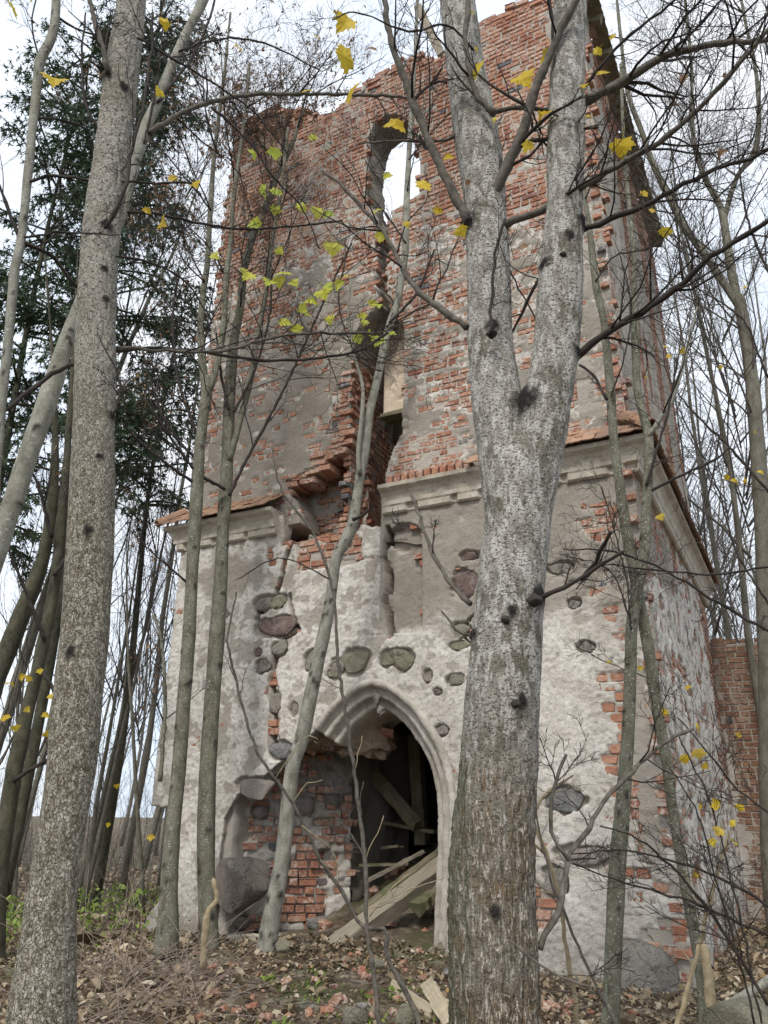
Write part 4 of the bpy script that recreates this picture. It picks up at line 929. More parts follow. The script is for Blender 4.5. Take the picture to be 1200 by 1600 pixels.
b([(840, 936), (900, 910), (935, 884), (972, 862)], 8, 6, T1D - .12, 3.1, M_TWD, 2, .25); b([(910, 905), (935, 872), (953, 830)], 7, 5, T1D - .1, 3.0, M_TWD, 1, .2)
b([(842, 1482), (875, 1410), (885, 1365), (890, 1335), (920, 1292), (950, 1245), (995, 1198), (1035, 1165), (1082, 1138)], 11, 5, 3.4, 4.2, M_TWG, 6, .4)
b([(890, 1345), (865, 1310), (862, 1250), (870, 1210), (886, 1180)], 7, 5, 3.5, 3.5, M_TWG, 2, .2)
b([(800, 1470), (850, 1512), (900, 1535), (935, 1542)], 4, 3, 3.2, 3.2, M_TWG, 1, .2)
b([(735, 995), (716, 985), (690, 955)], 5, 3, T1D, 3.4, M_TWG, 0); b([(845, 435), (812, 495), (800, 525)], 5, 4, T1D - .05, 3.5, M_TWD, 2, .3); b([(840, 500), (800, 430), (770, 350), (765, 300)], 3, 2, 3.6, 3.7, M_TWD, 3, .4)
b([(735, 945), (700, 905), (670, 850), (650, 790), (640, 765)], 8, 5, 3.5, 3.9, M_TWG, 2, .2)
b([(740, 78), (700, 40), (640, 50), (560, 20), (520, 30)], 4, 2, 3.3, 3.0, M_TWD, 5, .4); b([(742, 200), (690, 220), (620, 220), (560, 225)], 6, 3, T1D, 3.6, M_TWG, 5, .4)
for q in [(548, 40, 38), (548, 106, 44), (546, 160, 40), (620, 200, 34), (742, 118, 30), (810, 130, 38), (860, 86, 36), (742, 78, 13), (735, 20, 13), (667, 295, 28), (700, 247, 16), (717, 362, 22), (685, 330, 16), (827, 228, 22), (850, 193, 32), (975, 228, 36), (937, 80, 16), (940, 118, 20), (915, 135, 13), (920, 185, 14), (777, 187, 13), (1010, 305, 15), (1042, 362, 20), (632, 352, 14), (955, 60, 12), (1020, 330, 10)]:
    leaf(T1, *q, 3.25, 'y')
for q in [(1062, 130, 17), (1050, 165, 14), (1125, 243, 18), (582, 80, 18), (1130, 120, 9), (820, 385, 12), (730, 285, 12)]: leaf(T1, *q, 3.2, 'b')
for (kx, ky, s_) in [(836, 938, 13), (768, 522, 9), (790, 968, 8), (806, 1100, 8), (905, 362, 9), (880, 398, 6), (730, 345, 11), (737, 995, 6)]:
    p = at(kx, ky, T1D - .16 if 745 < kx < 850 or 860 < kx < 890 else T1D - .03); r_ = radpx(p, s_)
    o = ob('knot', rock_mesh('knot', (r_, r_, r_ * .9), kx * .1, 3, .5, 2.5), M_TWD, T1, p - np.array(T1.location))
emit(T1, 'twigs', t_acc[T1.name], M_TWD)

# ---- big scaly trunk at the left edge
T2D = 3.7
T2 = tree('scaly_trunk_tree', 'thick straight tree with pale scaly bark near the left edge', [(70, 1600)], T2D)
K2 = [(168, 357, 9), (163, 105, 11), (168, 470, 6), (176, 650, 7), (145, 835, 9), (118, 1022, 10), (165, 425, 6), (195, 137, 8), (160, 720, 6)]
trunk(T2, 'trunk', [(55, 1760, 109), (60, 1650, 105), (63, 1600, 102), (72, 1500, 86), (81, 1400, 77), (96, 1300, 75), (111, 1200, 77), (121, 1100, 73), (132, 1000, 71), (138, 900, 69), (143, 800, 67), (146, 700, 65), (148, 600, 63), (151, 500, 58), (155, 400, 55), (166, 300, 56), (180, 200, 52), (193, 100, 49), (206, 0, 42), (222, -120, 38)], T2D, 3.8, 90, .013, M_BK2, .006, lambda z: sst(2.2, 4.3, z), K2, True, 8, None, .010)
b2 = lambda *a, **k: branch(T2, *a, **k)
b2([(168, 110), (155, 60), (140, 0), (125, -50)], 9, 6, T2D, 3.7, M_TWG, 4, .4)
b2([(165, 357), (195, 295), (207, 230), (225, 160), (236, 80), (240, 20)], 6, 4, 3.55, 3.4, M_TWD, 5, .4)
b2([(172, 543), (260, 548), (350, 548), (420, 529), (500, 520), (590, 520), (640, 500)], 6, 3, 3.8, 4.2, M_TWG, 10, .5)
b2([(182, 400), (230, 410), (290, 440), (330, 500)], 4, 2, 3.7, 3.9, M_TWD, 5, .4); b2([(190, 230), (140, 180), (128, 90), (135, 20)], 5, 3, 3.8, 3.9, M_TWD, 4, .4)
b2([(215, 60), (300, 110), (390, 170), (450, 240)], 4, 2, 3.7, 4.0, M_TWD, 6, .4); b2([(176, 650), (188, 600), (150, 520)], 4, 2, 3.55, 3.5, M_TWD, 2, .3)
for q in [(262, 42, 22), (375, 82, 15), (250, 145, 18), (270, 280, 17), (302, 290, 18), (250, 352, 22), (494, 62, 16), (480, 147, 18), (230, 330, 14)]: leaf(T2, *q, 3.7, 'y')
emit(T2, 'twigs', t_acc[T2.name], M_TWD)

# ---- leaning trunk passing behind it
T3 = tree('leaning_tree', 'pale leaning tree passing behind the thick scaly trunk at left', [(-110, 1200)], 4.9)
trunk(T3, 'trunk', [(-120, 1250, 37), (-70, 1060, 34), (-30, 930, 33), (15, 800, 31), (48, 700, 28), (83, 600, 27), (108, 520, 24), (150, 420, 22), (188, 332, 22), (214, 235, 20), (247, 155, 17), (280, 75, 14), (318, 0, 12), (360, -90, 10)], 4.9, 5.1, 36, .03, M_BKP, .006, None, (), True)
b3 = lambda *a, **k: branch(T3, *a, **k)
b3([(232, 207), (300, 170), (380, 149), (480, 147), (590, 149), (640, 152)], 8, 4, 5.0, 4.9, M_TWG, 12, .6)
b3([(330, 166), (390, 222), (430, 280), (470, 322), (500, 390)], 4, 2, 4.9, 5.2, M_TWD, 6, .5); b3([(200, 330), (250, 335), (320, 350), (400, 358), (535, 345)], 5, 3, 5.0, 5.2, M_TWD, 10, .5)
b3([(245, 160), (300, 90), (330, 20), (345, -40)], 5, 3, 5.0, 5.1, M_TWD, 6, .6); b3([(225, 225), (245, 130), (255, 40)], 4, 2, 5, 5, M_TWD, 5, .5)
b3([(280, 80), (350, 60), (420, 70), (500, 110)], 4, 2, 5.0, 5.4, M_TWD, 8, .6)
emit(T3, 'twigs', t_acc[T3.name], M_TWD)

# ---- slim sapling at the far left
T4 = tree('slim_sapling', 'slim grey sapling with a large yellow leaf at the left edge', [(-10, 760)], 4.0)
trunk(T4, 'trunk', [(-30, 900, 20), (-8, 740, 18), (0, 650, 17), (10, 560, 15), (18, 480, 14), (23, 420, 14), (31, 385, 15), (37, 340, 14), (47, 240, 14), (58, 130, 13), (63, 95, 14), (80, 60, 13), (87, 20, 13), (88, -60, 12)], 4.0, None, 24, .03, M_BKP, .004, None, (), True)
b4 = lambda *a, **k: branch(T4, *a, **k)
b4([(5, 645), (70, 592), (130, 563), (200, 546), (290, 546), (390, 562), (480, 561), (560, 548), (605, 520)], 7, 4, 4.0, 4.3, M_TWD, 12, .5)
b4([(42, 285), (80, 275), (180, 284), (300, 286)], 5, 3, 4, 3.6, M_TWD, 4, .35); b4([(35, 372), (100, 362), (185, 368)], 4, 2, 4, 3.6, M_TWD, 3, .3); b4([(36, 380), (80, 400), (120, 450)], 7, 5, 4, 4.1, M_TWD, 2, .4)
b4([(55, 185), (110, 190), (135, 205)], 4, 2, 4, 4, M_TWD, 3, .3); b4([(32, 375), (10, 320), (-10, 260)], 6, 4, 4, 4, M_TWD, 3, .3); b4([(62, 100), (50, 40), (55, 0)], 3, 2, 4, 4, M_TWD, 2, .3); b4([(88, 25), (130, 50), (180, 60)], 4, 3, 4, 4, M_TWD, 3, .3)
leaf(T4, 85, 132, 36, 3.9, 'y'); leaf(T4, 20, 22, 26, 3.9, 'y'); leaf(T4, 50, 10, 18, 3.9, 'y')
emit(T4, 'twigs', t_acc[T4.name], M_TWD)

# ---- saplings against the front
def crown(t, p, d, L, r, kids=(9, 6, 4), maxl=3, up=.10, n=7): grow(t_acc[t.name], p, d, L, r, 0, maxl, kids, up, .12, n)
def brownleaves(t, m, frac, size, parent_out, mat):
    tips = [P for lvl, P, r in parent_out if lvl >= 2]; a = Acc()
    for P in tips:
        for _ in range(m):
            if rng.random() > frac: continue
            p = P[int(rng.integers(1, len(P)))]; e1 = nrm(rng.normal(size=3)); e2 = nrm(np.cross(e1, rng.normal(size=3))); s = size * rng.uniform(.6, 1.3)
            a.add(np.array([p, p + e1 * s * .5 + e2 * s * .3 - [0, 0, s * .2], p + e1 * s - [0, 0, s * .5], p + e1 * s * .5 - e2 * s * .3]), np.array([[0, 1, 2], [0, 2, 3]]))
    if a.n: V, Pl = a.get(); wpart('dry_leaves', V, Pl, mat, t, smooth=False, kind='stuff')
TA = tree('sapling', 'greenish-grey sapling at the tower corner, left of the three against the wall', [(262, 1475)], 8.8)
trunk(TA, 'trunk', [(258, 1490, 40), (262, 1440, 34), (264, 1380, 29), (270, 1290, 24), (280, 1200, 22), (287, 1100, 22), (295, 1000, 21), (300, 900, 20), (306, 800, 21), (312, 700, 18), (322, 620, 17), (326, 590, 15)], 8.8, None, 28, .04, M_BKG, .006, None, (), True)
trunk(TA, 'stem', [(324, 640, 13), (316, 562, 12), (314, 510, 11), (317, 461, 10), (324, 412, 9), (328, 340, 8), (335, 240, 7), (350, 120, 5), (360, 20, 4)], 8.8, 9.2, 14, .08, M_BKG, .003)
trunk(TA, 'stem', [(326, 610, 12), (334, 588, 11), (343, 549, 10), (350, 503, 10), (354, 429, 9), (360, 380, 8), (366, 300, 7), (380, 200, 5), (390, 100, 4)], 8.8, 8.6, 14, .08, M_BKG, .003)
ba = lambda *a, **k: branch(TA, *a, **k)
ba([(308, 757), (269, 731), (220, 692), (190, 660)], 6, 3, 8.8, 8.4, M_TWD, 8, .9); ba([(308, 718), (282, 692), (250, 640), (225, 560)], 5, 3, 8.8, 8.8, M_TWD, 8, .9); ba([(297, 915), (270, 890), (240, 865), (205, 830)], 4, 2, 8.8, 8.6, M_TWD, 6, .8); ba([(313, 690), (280, 600), (270, 500), (280, 420)], 5, 3, 8.8, 9, M_TWD, 10, .9)
ba([(250, 1220), (258, 1100), (252, 1000), (240, 960)], 7, 4, 8.9, 9, M_BKG, 5, .7)
for a_, b_ in ((320, 440), (330, 330), (352, 430), (366, 300), (316, 540), (345, 160), (384, 170), (340, 240)):
    for q in range(2): crown(TA, at(a_, b_, 8.9), np.array([rng.normal() * .7, rng.normal() * .5, .9]), rng.uniform(1.3, 2.2), .012)
emit(TA, 'twigs', t_acc[TA.name], M_TWD); brownleaves(TA, 2, .22, .045, t_acc[TA.name], M_LFB)

TB = tree('sapling', 'straight greenish sapling beside the big boulder, middle of the three against the wall', [(325, 1440)], 9.0)
trunk(TB, 'trunk', [(328, 1490, 32), (325, 1430, 30), (322, 1350, 28), (323, 1250, 26), (328, 1150, 26), (334, 1060, 25), (340, 980, 24), (345, 900, 22), (350, 800, 20), (355, 720, 20), (358, 640, 18), (361, 580, 17), (366, 530, 15), (376, 477, 13), (380, 429, 12), (390, 385, 11), (414, 325, 9), (435, 270, 8), (460, 215, 6), (480, 140, 4)], 9.0, 9.1, 28, .04, M_BKG, .006, None, (), True)
trunk(TB, 'stem', [(358, 720, 11), (366, 692, 11), (377, 650, 10), (392, 594, 9), (402, 526, 8), (415, 461, 7), (425, 380, 6), (440, 290, 5), (450, 200, 4)], 9.0, 8.8, 12, .08, M_BKG, .003)
bb = lambda *a, **k: branch(TB, *a, **k)
bb([(358, 775), (382, 724), (415, 663), (447, 601), (480, 529), (520, 440), (550, 380)], 6, 3, 8.9, 8.6, M_TWD, 14, .8); bb([(351, 765), (304, 734), (259, 672), (220, 620)], 6, 3, 8.9, 8.5, M_TWD, 8, .8); bb([(357, 640), (345, 580), (338, 520)], 5, 3, 8.9, 8.8, M_TWD, 6, .8); bb([(365, 645), (395, 585), (420, 500), (425, 420)], 5, 3, 8.9, 8.7, M_TWD, 12, .9)
for a_, b_ in ((380, 430), (400, 355), (425, 300), (440, 260), (465, 200), (415, 460), (430, 350), (445, 240), (376, 480), (480, 150)):
    for q in range(2): crown(TB, at(a_, b_, 8.9), np.array([rng.normal() * .8, rng.normal() * .4, .8]), rng.uniform(1.2, 2.0), .011)
emit(TB, 'twigs', t_acc[TB.name], M_TWD); brownleaves(TB, 2, .20, .045, t_acc[TB.name], M_LFB)
for q in [(327, 405, 16), (392, 435, 22), (427, 447, 20), (445, 435, 22), (475, 485, 24), (500, 462, 22), (525, 447, 18), (540, 438, 14), (445, 507, 18), (462, 515, 18), (517, 500, 18), (396, 245, 16), (428, 239, 20), (411, 297, 22), (433, 303, 18), (433, 328, 16), (396, 356, 22), (476, 328, 18), (500, 332, 20), (513, 337, 16), (432, 393, 14), (515, 388, 26), (489, 215, 12), (404, 350, 16), (436, 440, 20), (508, 452, 16), (486, 474, 18), (452, 446, 16)]:
    leaf(TB, q[0] + rng.normal() * 2, q[1], q[2] * 1.15, 7.6, 'g')

TC = tree('leaning_sapling', 'speckled grey sapling leaning to the right across the broken doorway', [(417, 1480)], 8.7)
trunk(TC, 'trunk', [(416, 1490, 33), (423, 1440, 29), (431, 1400, 27), (440, 1350, 24), (446, 1300, 23), (457, 1200, 23), (472, 1150, 24), (493, 1050, 22), (514, 950, 18), (525, 875, 17), (540, 845, 18), (552, 815, 16), (561, 755, 15), (570, 700, 15), (578, 642, 14), (590, 592, 13), (600, 542, 13), (610, 505, 13), (620, 475, 13), (627, 435, 11), (633, 395, 10), (636, 300, 9), (641, 207, 8), (648, 100, 6), (652, 0, 5)], 8.6, 8.3, 28, .035, M_BKP, .005, None, (), True)
trunk(TC, 'stem', [(561, 740, 7), (560, 702, 7), (566, 642, 7), (566, 600, 6), (553, 552, 5), (545, 500, 4), (548, 440, 3)], 8.35, 8.3, 10, .06, M_BKP, .003)
bc = lambda *a, **k: branch(TC, *a, **k)
bc([(552, 812), (565, 806), (576, 797)], 6, 4, 8.3, 8.2, M_TWD, 0); bc([(608, 505), (650, 460), (675, 400), (680, 390)], 5, 2, 8.3, 8.2, M_TWD, 6, .6); bc([(594, 580), (560, 560), (530, 480), (540, 400)], 3, 2, 8.3, 8.2, M_TWD, 8, .6); bc([(634, 380), (600, 330), (570, 300)], 3, 2, 8.3, 8.3, M_TWD, 6, .5); bc([(638, 250), (680, 200), (720, 160)], 3, 2, 8.3, 8.3, M_TWD, 6, .6)
for a_, b_ in ((640, 210), (645, 120), (636, 300), (650, 40)): crown(TC, at(a_, b_, 8.3), np.array([rng.normal(), rng.normal() * .3, 1.]), 1.4, .009)
emit(TC, 'twigs', t_acc[TC.name], M_TWD)
for q in [(582, 475, 15), (565, 495, 14), (557, 530, 17), (577, 522, 16), (595, 535, 20), (596, 369, 20), (603, 277, 17), (588, 335, 16), (590, 480, 12), (612, 525, 14), (570, 505, 12)]: leaf(TC, q[0], q[1], q[2] * 1.1, 7.8, 'g')

TD = tree('sapling', 'upright speckled sapling before the right half of the front, rooted left of the corner', [(955, 1595)], 6.3)
trunk(TD, 'trunk', [(953, 1610, 30), (956, 1550, 27), (960, 1450, 26), (965, 1350, 27), (973, 1260, 24), (981, 1150, 22), (985, 1050, 19), (987, 980, 18), (996, 920, 16), (1007, 860, 16), (1010, 790, 15), (1014, 720, 15), (1013, 680, 14), (1003, 640, 13), (995, 600, 12), (992, 500, 11), (990, 400, 9), (984, 330, 7), (975, 230, 6), (970, 100, 4)], 6.3, 6.5, 28, .03, M_BKG, .004, None, (), True)
bd = lambda *a, **k: branch(TD, *a, **k)
bd([(1014, 682), (1040, 640), (1055, 615), (1075, 540), (1090, 480)], 8, 4, 6.4, 6.4, M_BKP, 6, .6); bd([(1012, 770), (1060, 745), (1110, 722), (1140, 700)], 5, 3, 6.4, 6.3, M_TWD, 4, .4); bd([(1010, 760), (1030, 690), (1045, 640), (1058, 560)], 5, 3, 6.35, 6.3, M_TWD, 5, .5); bd([(986, 985), (978, 900), (960, 830), (940, 760)], 3, 2, 6.2, 6.1, M_TWD, 12, .5, up=0.0); bd([(986, 975), (960, 900), (930, 880), (890, 870)], 3, 1.5, 6.2, 6.1, M_TWD, 12, .4)
emit(TD, 'twigs', t_acc[TD.name], M_TWD)
TE = tree('sapling', 'tall slim sapling rooted at the right corner boulder, leaning left as it rises', [(1100, 1560)], 6.8)
trunk(TE, 'trunk', [(1104, 1590, 24), (1098, 1530, 20), (1088, 1470, 19), (1074, 1400, 18), (1062, 1330, 18), (1050, 1260, 18), (1043, 1200, 18), (1027, 1110, 18), (1011, 1000, 18), (999, 940, 17), (991, 890, 17), (983, 850, 17), (974, 800, 16), (966, 740, 15), (959, 690, 15), (953, 600, 15), (945, 520, 11), (942, 495, 11), (932, 450, 11), (926, 400, 10), (920, 350, 10), (914, 312, 9), (905, 240, 7), (900, 150, 5)], 6.7, 6.2, 28, .03, M_BKG, .004, None, (), True)
be = lambda *a, **k: branch(TE, *a, **k)
be([(947, 625), (930, 590), (905, 570)], 5, 4, 6.3, 6.3, M_TWD, 1, .2); be([(955, 620), (980, 540), (985, 470), (970, 400)], 3, 2, 6.3, 6.3, M_TWD, 6, .5); be([(930, 440), (960, 400), (1010, 390), (1040, 370)], 3, 2, 6.2, 6.2, M_TWD, 6, .5); be([(1020, 1060), (960, 1040), (900, 1010)], 2, 1.5, 6.6, 6.4, M_TWD, 4, .4); be([(915, 310), (940, 250), (980, 180)], 3, 2, 6.2, 6.2, M_TWD, 6, .5)
emit(TE, 'twigs', t_acc[TE.name], M_TWD)

# ---- trees behind, right
TG = tree('bare_tree', 'tall bare tree dividing into three stems beyond the right edge of the tower', [(1195, 1000)], 11.0)
trunk(TG, 'trunk', [(1205, 1350, 30), (1200, 1100, 27), (1194, 900, 25), (1188, 760, 24), (1180, 650, 22), (1172, 570, 21), (1162, 505, 20), (1154, 465, 18)], 11, None, 20, .08, M_BKB, .01, None, (), True)
trunk(TG, 'stem', [(1158, 490, 15), (1144, 430, 13), (1131, 345, 12), (1122, 315, 10), (1098, 270, 8), (1083, 210, 7), (1080, 100, 5), (1070, 0, 4)], 11, 11.4, 10, .1, M_BKG, .004)
trunk(TG, 'stem', [(1156, 480, 13), (1110, 411, 12), (1074, 360, 11), (1056, 330, 10), (1020, 255, 9), (1002, 204, 8), (981, 144, 7), (970, 60, 5), (960, -40, 4)], 11, 10.6, 10, .1, M_BKG, .004)
trunk(TG, 'stem', [(1131, 345, 9), (1140, 310, 8), (1155, 270, 8), (1179, 240, 8), (1186, 180, 7), (1180, 105, 6), (1164, 30, 5), (1150, -50, 4)], 11.2, 11.0, 10, .1, M_BKG, .004)
for a_, b_ in ((1090, 240), (1080, 120), (1060, 335), (1010, 220), (985, 150), (970, 60), (1150, 275), (1184, 180), (1175, 90), (1160, 20), (1120, 310), (1100, 400), (1165, 520), (1175, 600), (1180, 660), (1140, 420), (1078, 20), (1030, 270)):
    for q in range(2): crown(TG, at(a_, b_, 11), np.array([rng.normal() * 1.0, rng.normal() * .5, .7]), rng.uniform(1.5, 2.8), .014)
emit(TG, 'twigs', t_acc[TG.name], M_TWB)

def bg_mesh(seed, H, r0, kids, lean=.05, spread=.75, first=.30):
    out = []; P = [np.zeros(3)]; d = np.array([rng.normal() * lean, rng.normal() * lean, 1.0]); n = 12
    for i in range(n): d = nrm(d + rng.normal(0, .045, 3) + [0, 0, .05]); P.append(P[-1] + d * H / n)
    P = np.array(P); rad = r0 * (1 - .88 * np.linspace(0, 1, n + 1)); a = Acc(); tube(a, P, rad, 8)
    tv, tp = a.get(); m1 = mk_mesh('trunk', tv, tp, smooth=True); m1.materials.append(M_BKB)
    for j in range(kids[0]):
        t_ = rng.uniform(first, .98) * n; i = min(int(t_), n - 1); q = P[i] + (P[i + 1] - P[i]) * (t_ - i); az = rng.uniform(0, 6.28)
        grow(out, q, np.array([math.cos(az) * spread, math.sin(az) * spread, 1.0]), H * .26 * (1.2 - .6 * t_ / n) * rng.uniform(.7, 1.2), rad[i] * rng.uniform(.3, .5), 1, 4, (0,) + kids[1:], .10, .13, 6)
    a = Acc()
    for lvl, Q, r in out: tube(a, Q, r, 4 if lvl == 1 else 3)
    cv, cpp = a.get(); m2 = mk_mesh('crown', cv, cpp, smooth=True); m2.materials.append(M_TWB); return m1, m2
BG = [bg_mesh(i, 15, .07 + .018 * (i % 3), (22, 5, 4, 3), .06) for i in range(5)]
THIN = [bg_mesh(i, 9, .055, (14, 4, 3, 2), .09, .55, .25) for i in range(3)]
def bg_tree(name, label, group, px, dist, k, sc, rz, pool):
    p = at(px, 1276, dist); t = thing(name, label, 'tree', (p[0], p[1], float(gz(p[0], p[1])) - .1), 0, group)
    m1, m2 = pool[k % len(pool)]
    for nm, m in (('trunk', m1), ('crown', m2)):
        o = ob(nm, m, None, t); o.scale = (sc, sc, sc * rng.uniform(.95, 1.15)); o.rotation_euler = (rng.normal() * .03, rng.normal() * .03, rz)
LBL = 'bare grey tree among many in the wood left of the tower'
for px, d in [(-60, 15), (25, 19), (205, 19), (232, 26), (120, 32), (40, 28), (160, 38), (250, 36), (195, 46)]:
    bg_tree('bare_tree', LBL, 'bare trees in the wood left of the tower', px, d, int(rng.integers(0, 9)), rng.uniform(.75, 1.2), rng.uniform(0, 6.3), BG)
LBT = 'thin bare sapling among many left of the tower'
for i in range(13):
    bg_tree('thin_sapling', LBT, 'thin saplings left of the tower', rng.uniform(-40, 262), rng.uniform(12.5, 24), int(rng.integers(0, 9)), rng.uniform(.6, 1.15), rng.uniform(0, 6.3), THIN)
LBR = 'bare tree among many in the wood right of the tower'
for px, d in [(1130, 19), (1165, 16), (1215, 14), (1250, 17), (1150, 26), (1195, 22), (1235, 30), (1110, 30), (1275, 24), (1180, 38), (1125, 44), (1215, 46), (1090, 36), (1140, 21.5)]:
    bg_tree('bare_tree', LBR, 'bare trees in the wood right of the tower', px, d, int(rng.integers(0, 9)), rng.uniform(.8, 1.2), rng.uniform(0, 6.3), BG)

# ---- dark conifers, left
def conifer(label, px, dist, H, z0, rad, nb, lean=0.0):
    p = at(px, 1276, dist); g = float(gz(p[0], p[1])); t = thing('conifer', label, 'tree', (p[0], p[1], g - .1), 0, 'conifers left of the tower'); B0 = np.array([p[0], p[1], g - .1])
    a = Acc(); P = np.array([B0 + [lean * s * s * H + .1 * math.sin(s * 7), 0, s * H] for s in np.linspace(0, 1, 16)]); tube(a, P, .095 * (1 - .9 * np.linspace(0, 1, 16)), 9); V, Pl = a.get(); wpart('trunk', V, Pl, M_BKD, t)
    ab, af = Acc(), Acc()
    pos, dr, ln = [], [], []
    for i in range(nb):
        s = rng.uniform(z0 / H, .98); k = s * 15; j = min(int(k), 14); q = P[j] + (P[j + 1] - P[j]) * (k - j); az = rng.uniform(0, 6.28)
        L = rad * (1.12 - .55 * (s - z0 / H) / (1 - z0 / H)) * rng.uniform(.55, 1.15); n = 8; d = np.array([math.cos(az), math.sin(az), .35]); pts = [q]
        for m in range(n): d = nrm(d + [0, 0, -.10] + rng.normal(0, .06, 3)); pts.append(pts[-1] + d * L / n)
        pts = np.array(pts); tube(ab, pts, np.linspace(.028, .006, n + 1), 4)
        for m in range(int(L * 62)):
            f = rng.uniform(.18, 1) ** .8 * n; jj = min(int(f), n - 1); pos.append(pts[jj] + (pts[jj + 1] - pts[jj]) * (f - jj) + rng.normal(0, .10, 3)); dr.append(nrm(d * .5 + rng.normal(0, .55, 3) + [0, 0, -.55])); ln.append(rng.uniform(.08, .24))
    pos, dr, ln = np.array(pos), np.array(dr), np.array(ln)[:, None]
    sd_ = np.cross(dr, rng.normal(size=dr.shape)); sd_ /= np.linalg.norm(sd_, axis=1, keepdims=True); m = len(pos)
    # each spray: a central blade and two side blades
    V = np.stack([pos, pos + dr * ln * .5 + sd_ * ln * .09, pos + dr * ln, pos + dr * ln * .5 - sd_ * ln * .09,
                  pos + dr * ln * .25, pos + dr * ln * .75 + sd_ * ln * .42, pos + dr * ln * .48 + sd_ * ln * .05,
                  pos + dr * ln * .75 - sd_ * ln * .42, pos + dr * ln * .48 - sd_ * ln * .05], 1).reshape(-1, 3)
    o_ = np.arange(m)[:, None] * 9
    wpart('foliage', V, [o_ + np.array([[0, 1, 2, 3]]), o_ + np.array([[4, 6, 5]]), o_ + np.array([[4, 7, 8]])], M_CON, t, smooth=False, kind='stuff')
    V, Pl = ab.get(); wpart('limbs', V, Pl, M_BKD, t, kind='stuff')
conifer('dark green conifer at the left edge behind the scaly trunk', 25, 13.0, 19, 6.8, 2.1, 170)
conifer('thin dark conifer between the scaly trunk and the tower corner', 165, 15.5, 13.0, 7.6, 1.5, 64, .01)
conifer('dark green conifer cut by the left frame edge', -120, 13.5, 18, 5.6, 2.2, 120)

# ------------------------------------------------------------------ timber and rubble in the doorway
def tpt(px, py, y): u, z = fr(px, py, y); return tw(u, y, z)
def thing_beam(name, label, cat, a, b_, wd, th, mat, roll=0.0, jit=.006, group=None, seg=12, bev=.06):
    o = beam(name, a, b_, wd, th, mat, None, jit, None, seg, roll, bev); tag(o, label, cat, group); return o
thing_beam('timber_beam', 'long squared grey beam slanting out of the doorway', 'beam', tpt(516, 1488, -.25), tpt(712, 1338, 1.1), .20, .17, M_WOOD, R(20), .008)
thing_beam('timber_beam', 'thinner dark beam lying above the long grey beam in the doorway', 'beam', tpt(560, 1432, .5), tpt(706, 1322, 1.5), .12, .12, M_WOODM, R(10))
thing_beam('timber_beam', 'mossy beam leaning diagonally in the dark of the doorway', 'beam', tpt(566, 1190, 1.8), tpt(652, 1290, 1.6), .13, .14, M_WOODM, R(30))
thing_beam('timber_post', 'upright mossy post deep inside the doorway', 'post', tpt(660, 1320, 2.2), tpt(648, 1150, 2.2), .17, .17, M_WOODM)
thing_beam('plank', 'flat plank end resting on rubble inside the doorway', 'plank', tpt(565, 1352, 1.2), tpt(640, 1350, 1.3), .16, .03, M_WOODM)
thing_beam('plank', 'plank sloping up to the right inside the doorway', 'plank', tpt(575, 1376, 1.0), tpt(662, 1330, 1.4), .12, .035, M_WOOD)
thing_beam('plank', 'short green-stained board in the dark doorway', 'plank', tpt(600, 1325, 1.5), tpt(626, 1322, 1.4), .12, .03, M_WOODM)
thing_beam('plank', 'broken board crossing behind the leaning mossy beam', 'plank', tpt(600, 1285, 1.9), tpt(680, 1300, 1.7), .10, .04, M_WOODM)
thing_beam('rotten_log', 'rotten brown log end beside the right doorway jamb', 'log', tpt(650, 1418, .55), tpt(704, 1378, 1.0), .22, .17, M_WOODM, 0, .022, None, 14, .22)
thing_beam('plank', 'thin weathered board flat on the ground left of the beam end', 'board', tpt(428, 1496, -.35), tpt(530, 1490, -.45), .07, .025, M_WOOD, R(80))
thing_beam('plank', 'short board lying on leaves right of the beam', 'board', tpt(610, 1488, -.3), tpt(640, 1506, -.45), .09, .03, M_WOODM, R(80))
thing_beam('plank', 'board leaning on rubble under the right jamb', 'board', tpt(672, 1490, -.1), tpt(700, 1472, .1), .08, .03, M_WOOD, R(80))
thing_beam('plank', 'long pale board on the ground before the forked tree', 'board', tpt(612, 1540, -1.5), tpt(700, 1600, -2.0), .09, .035, M_WOODP, R(60))
thing_beam('split_wood', 'pale split piece of wood against the foot of the forked tree', 'wood', tpt(668, 1538, -1.6), tpt(705, 1598, -2.2), .11, .05, M_WOODP, R(40), .012)
thing_beam('stone_slab', 'pale slab lying at the wall foot between two saplings', 'slab', tpt(358, 1474, -.25), tpt(410, 1472, -.15), .10, .16, M_STUC, 0, .006)
thing_beam('timber_stub', 'pale beam stub standing out above the broken wall top', 'beam', tw(*(lambda q: (q[0], .5, q[1]))(fr(692, 90, .5))), tw(*(lambda q: (q[0], .5, q[1]))(fr(655, 15, .5))), .20, .14, M_WOOD)
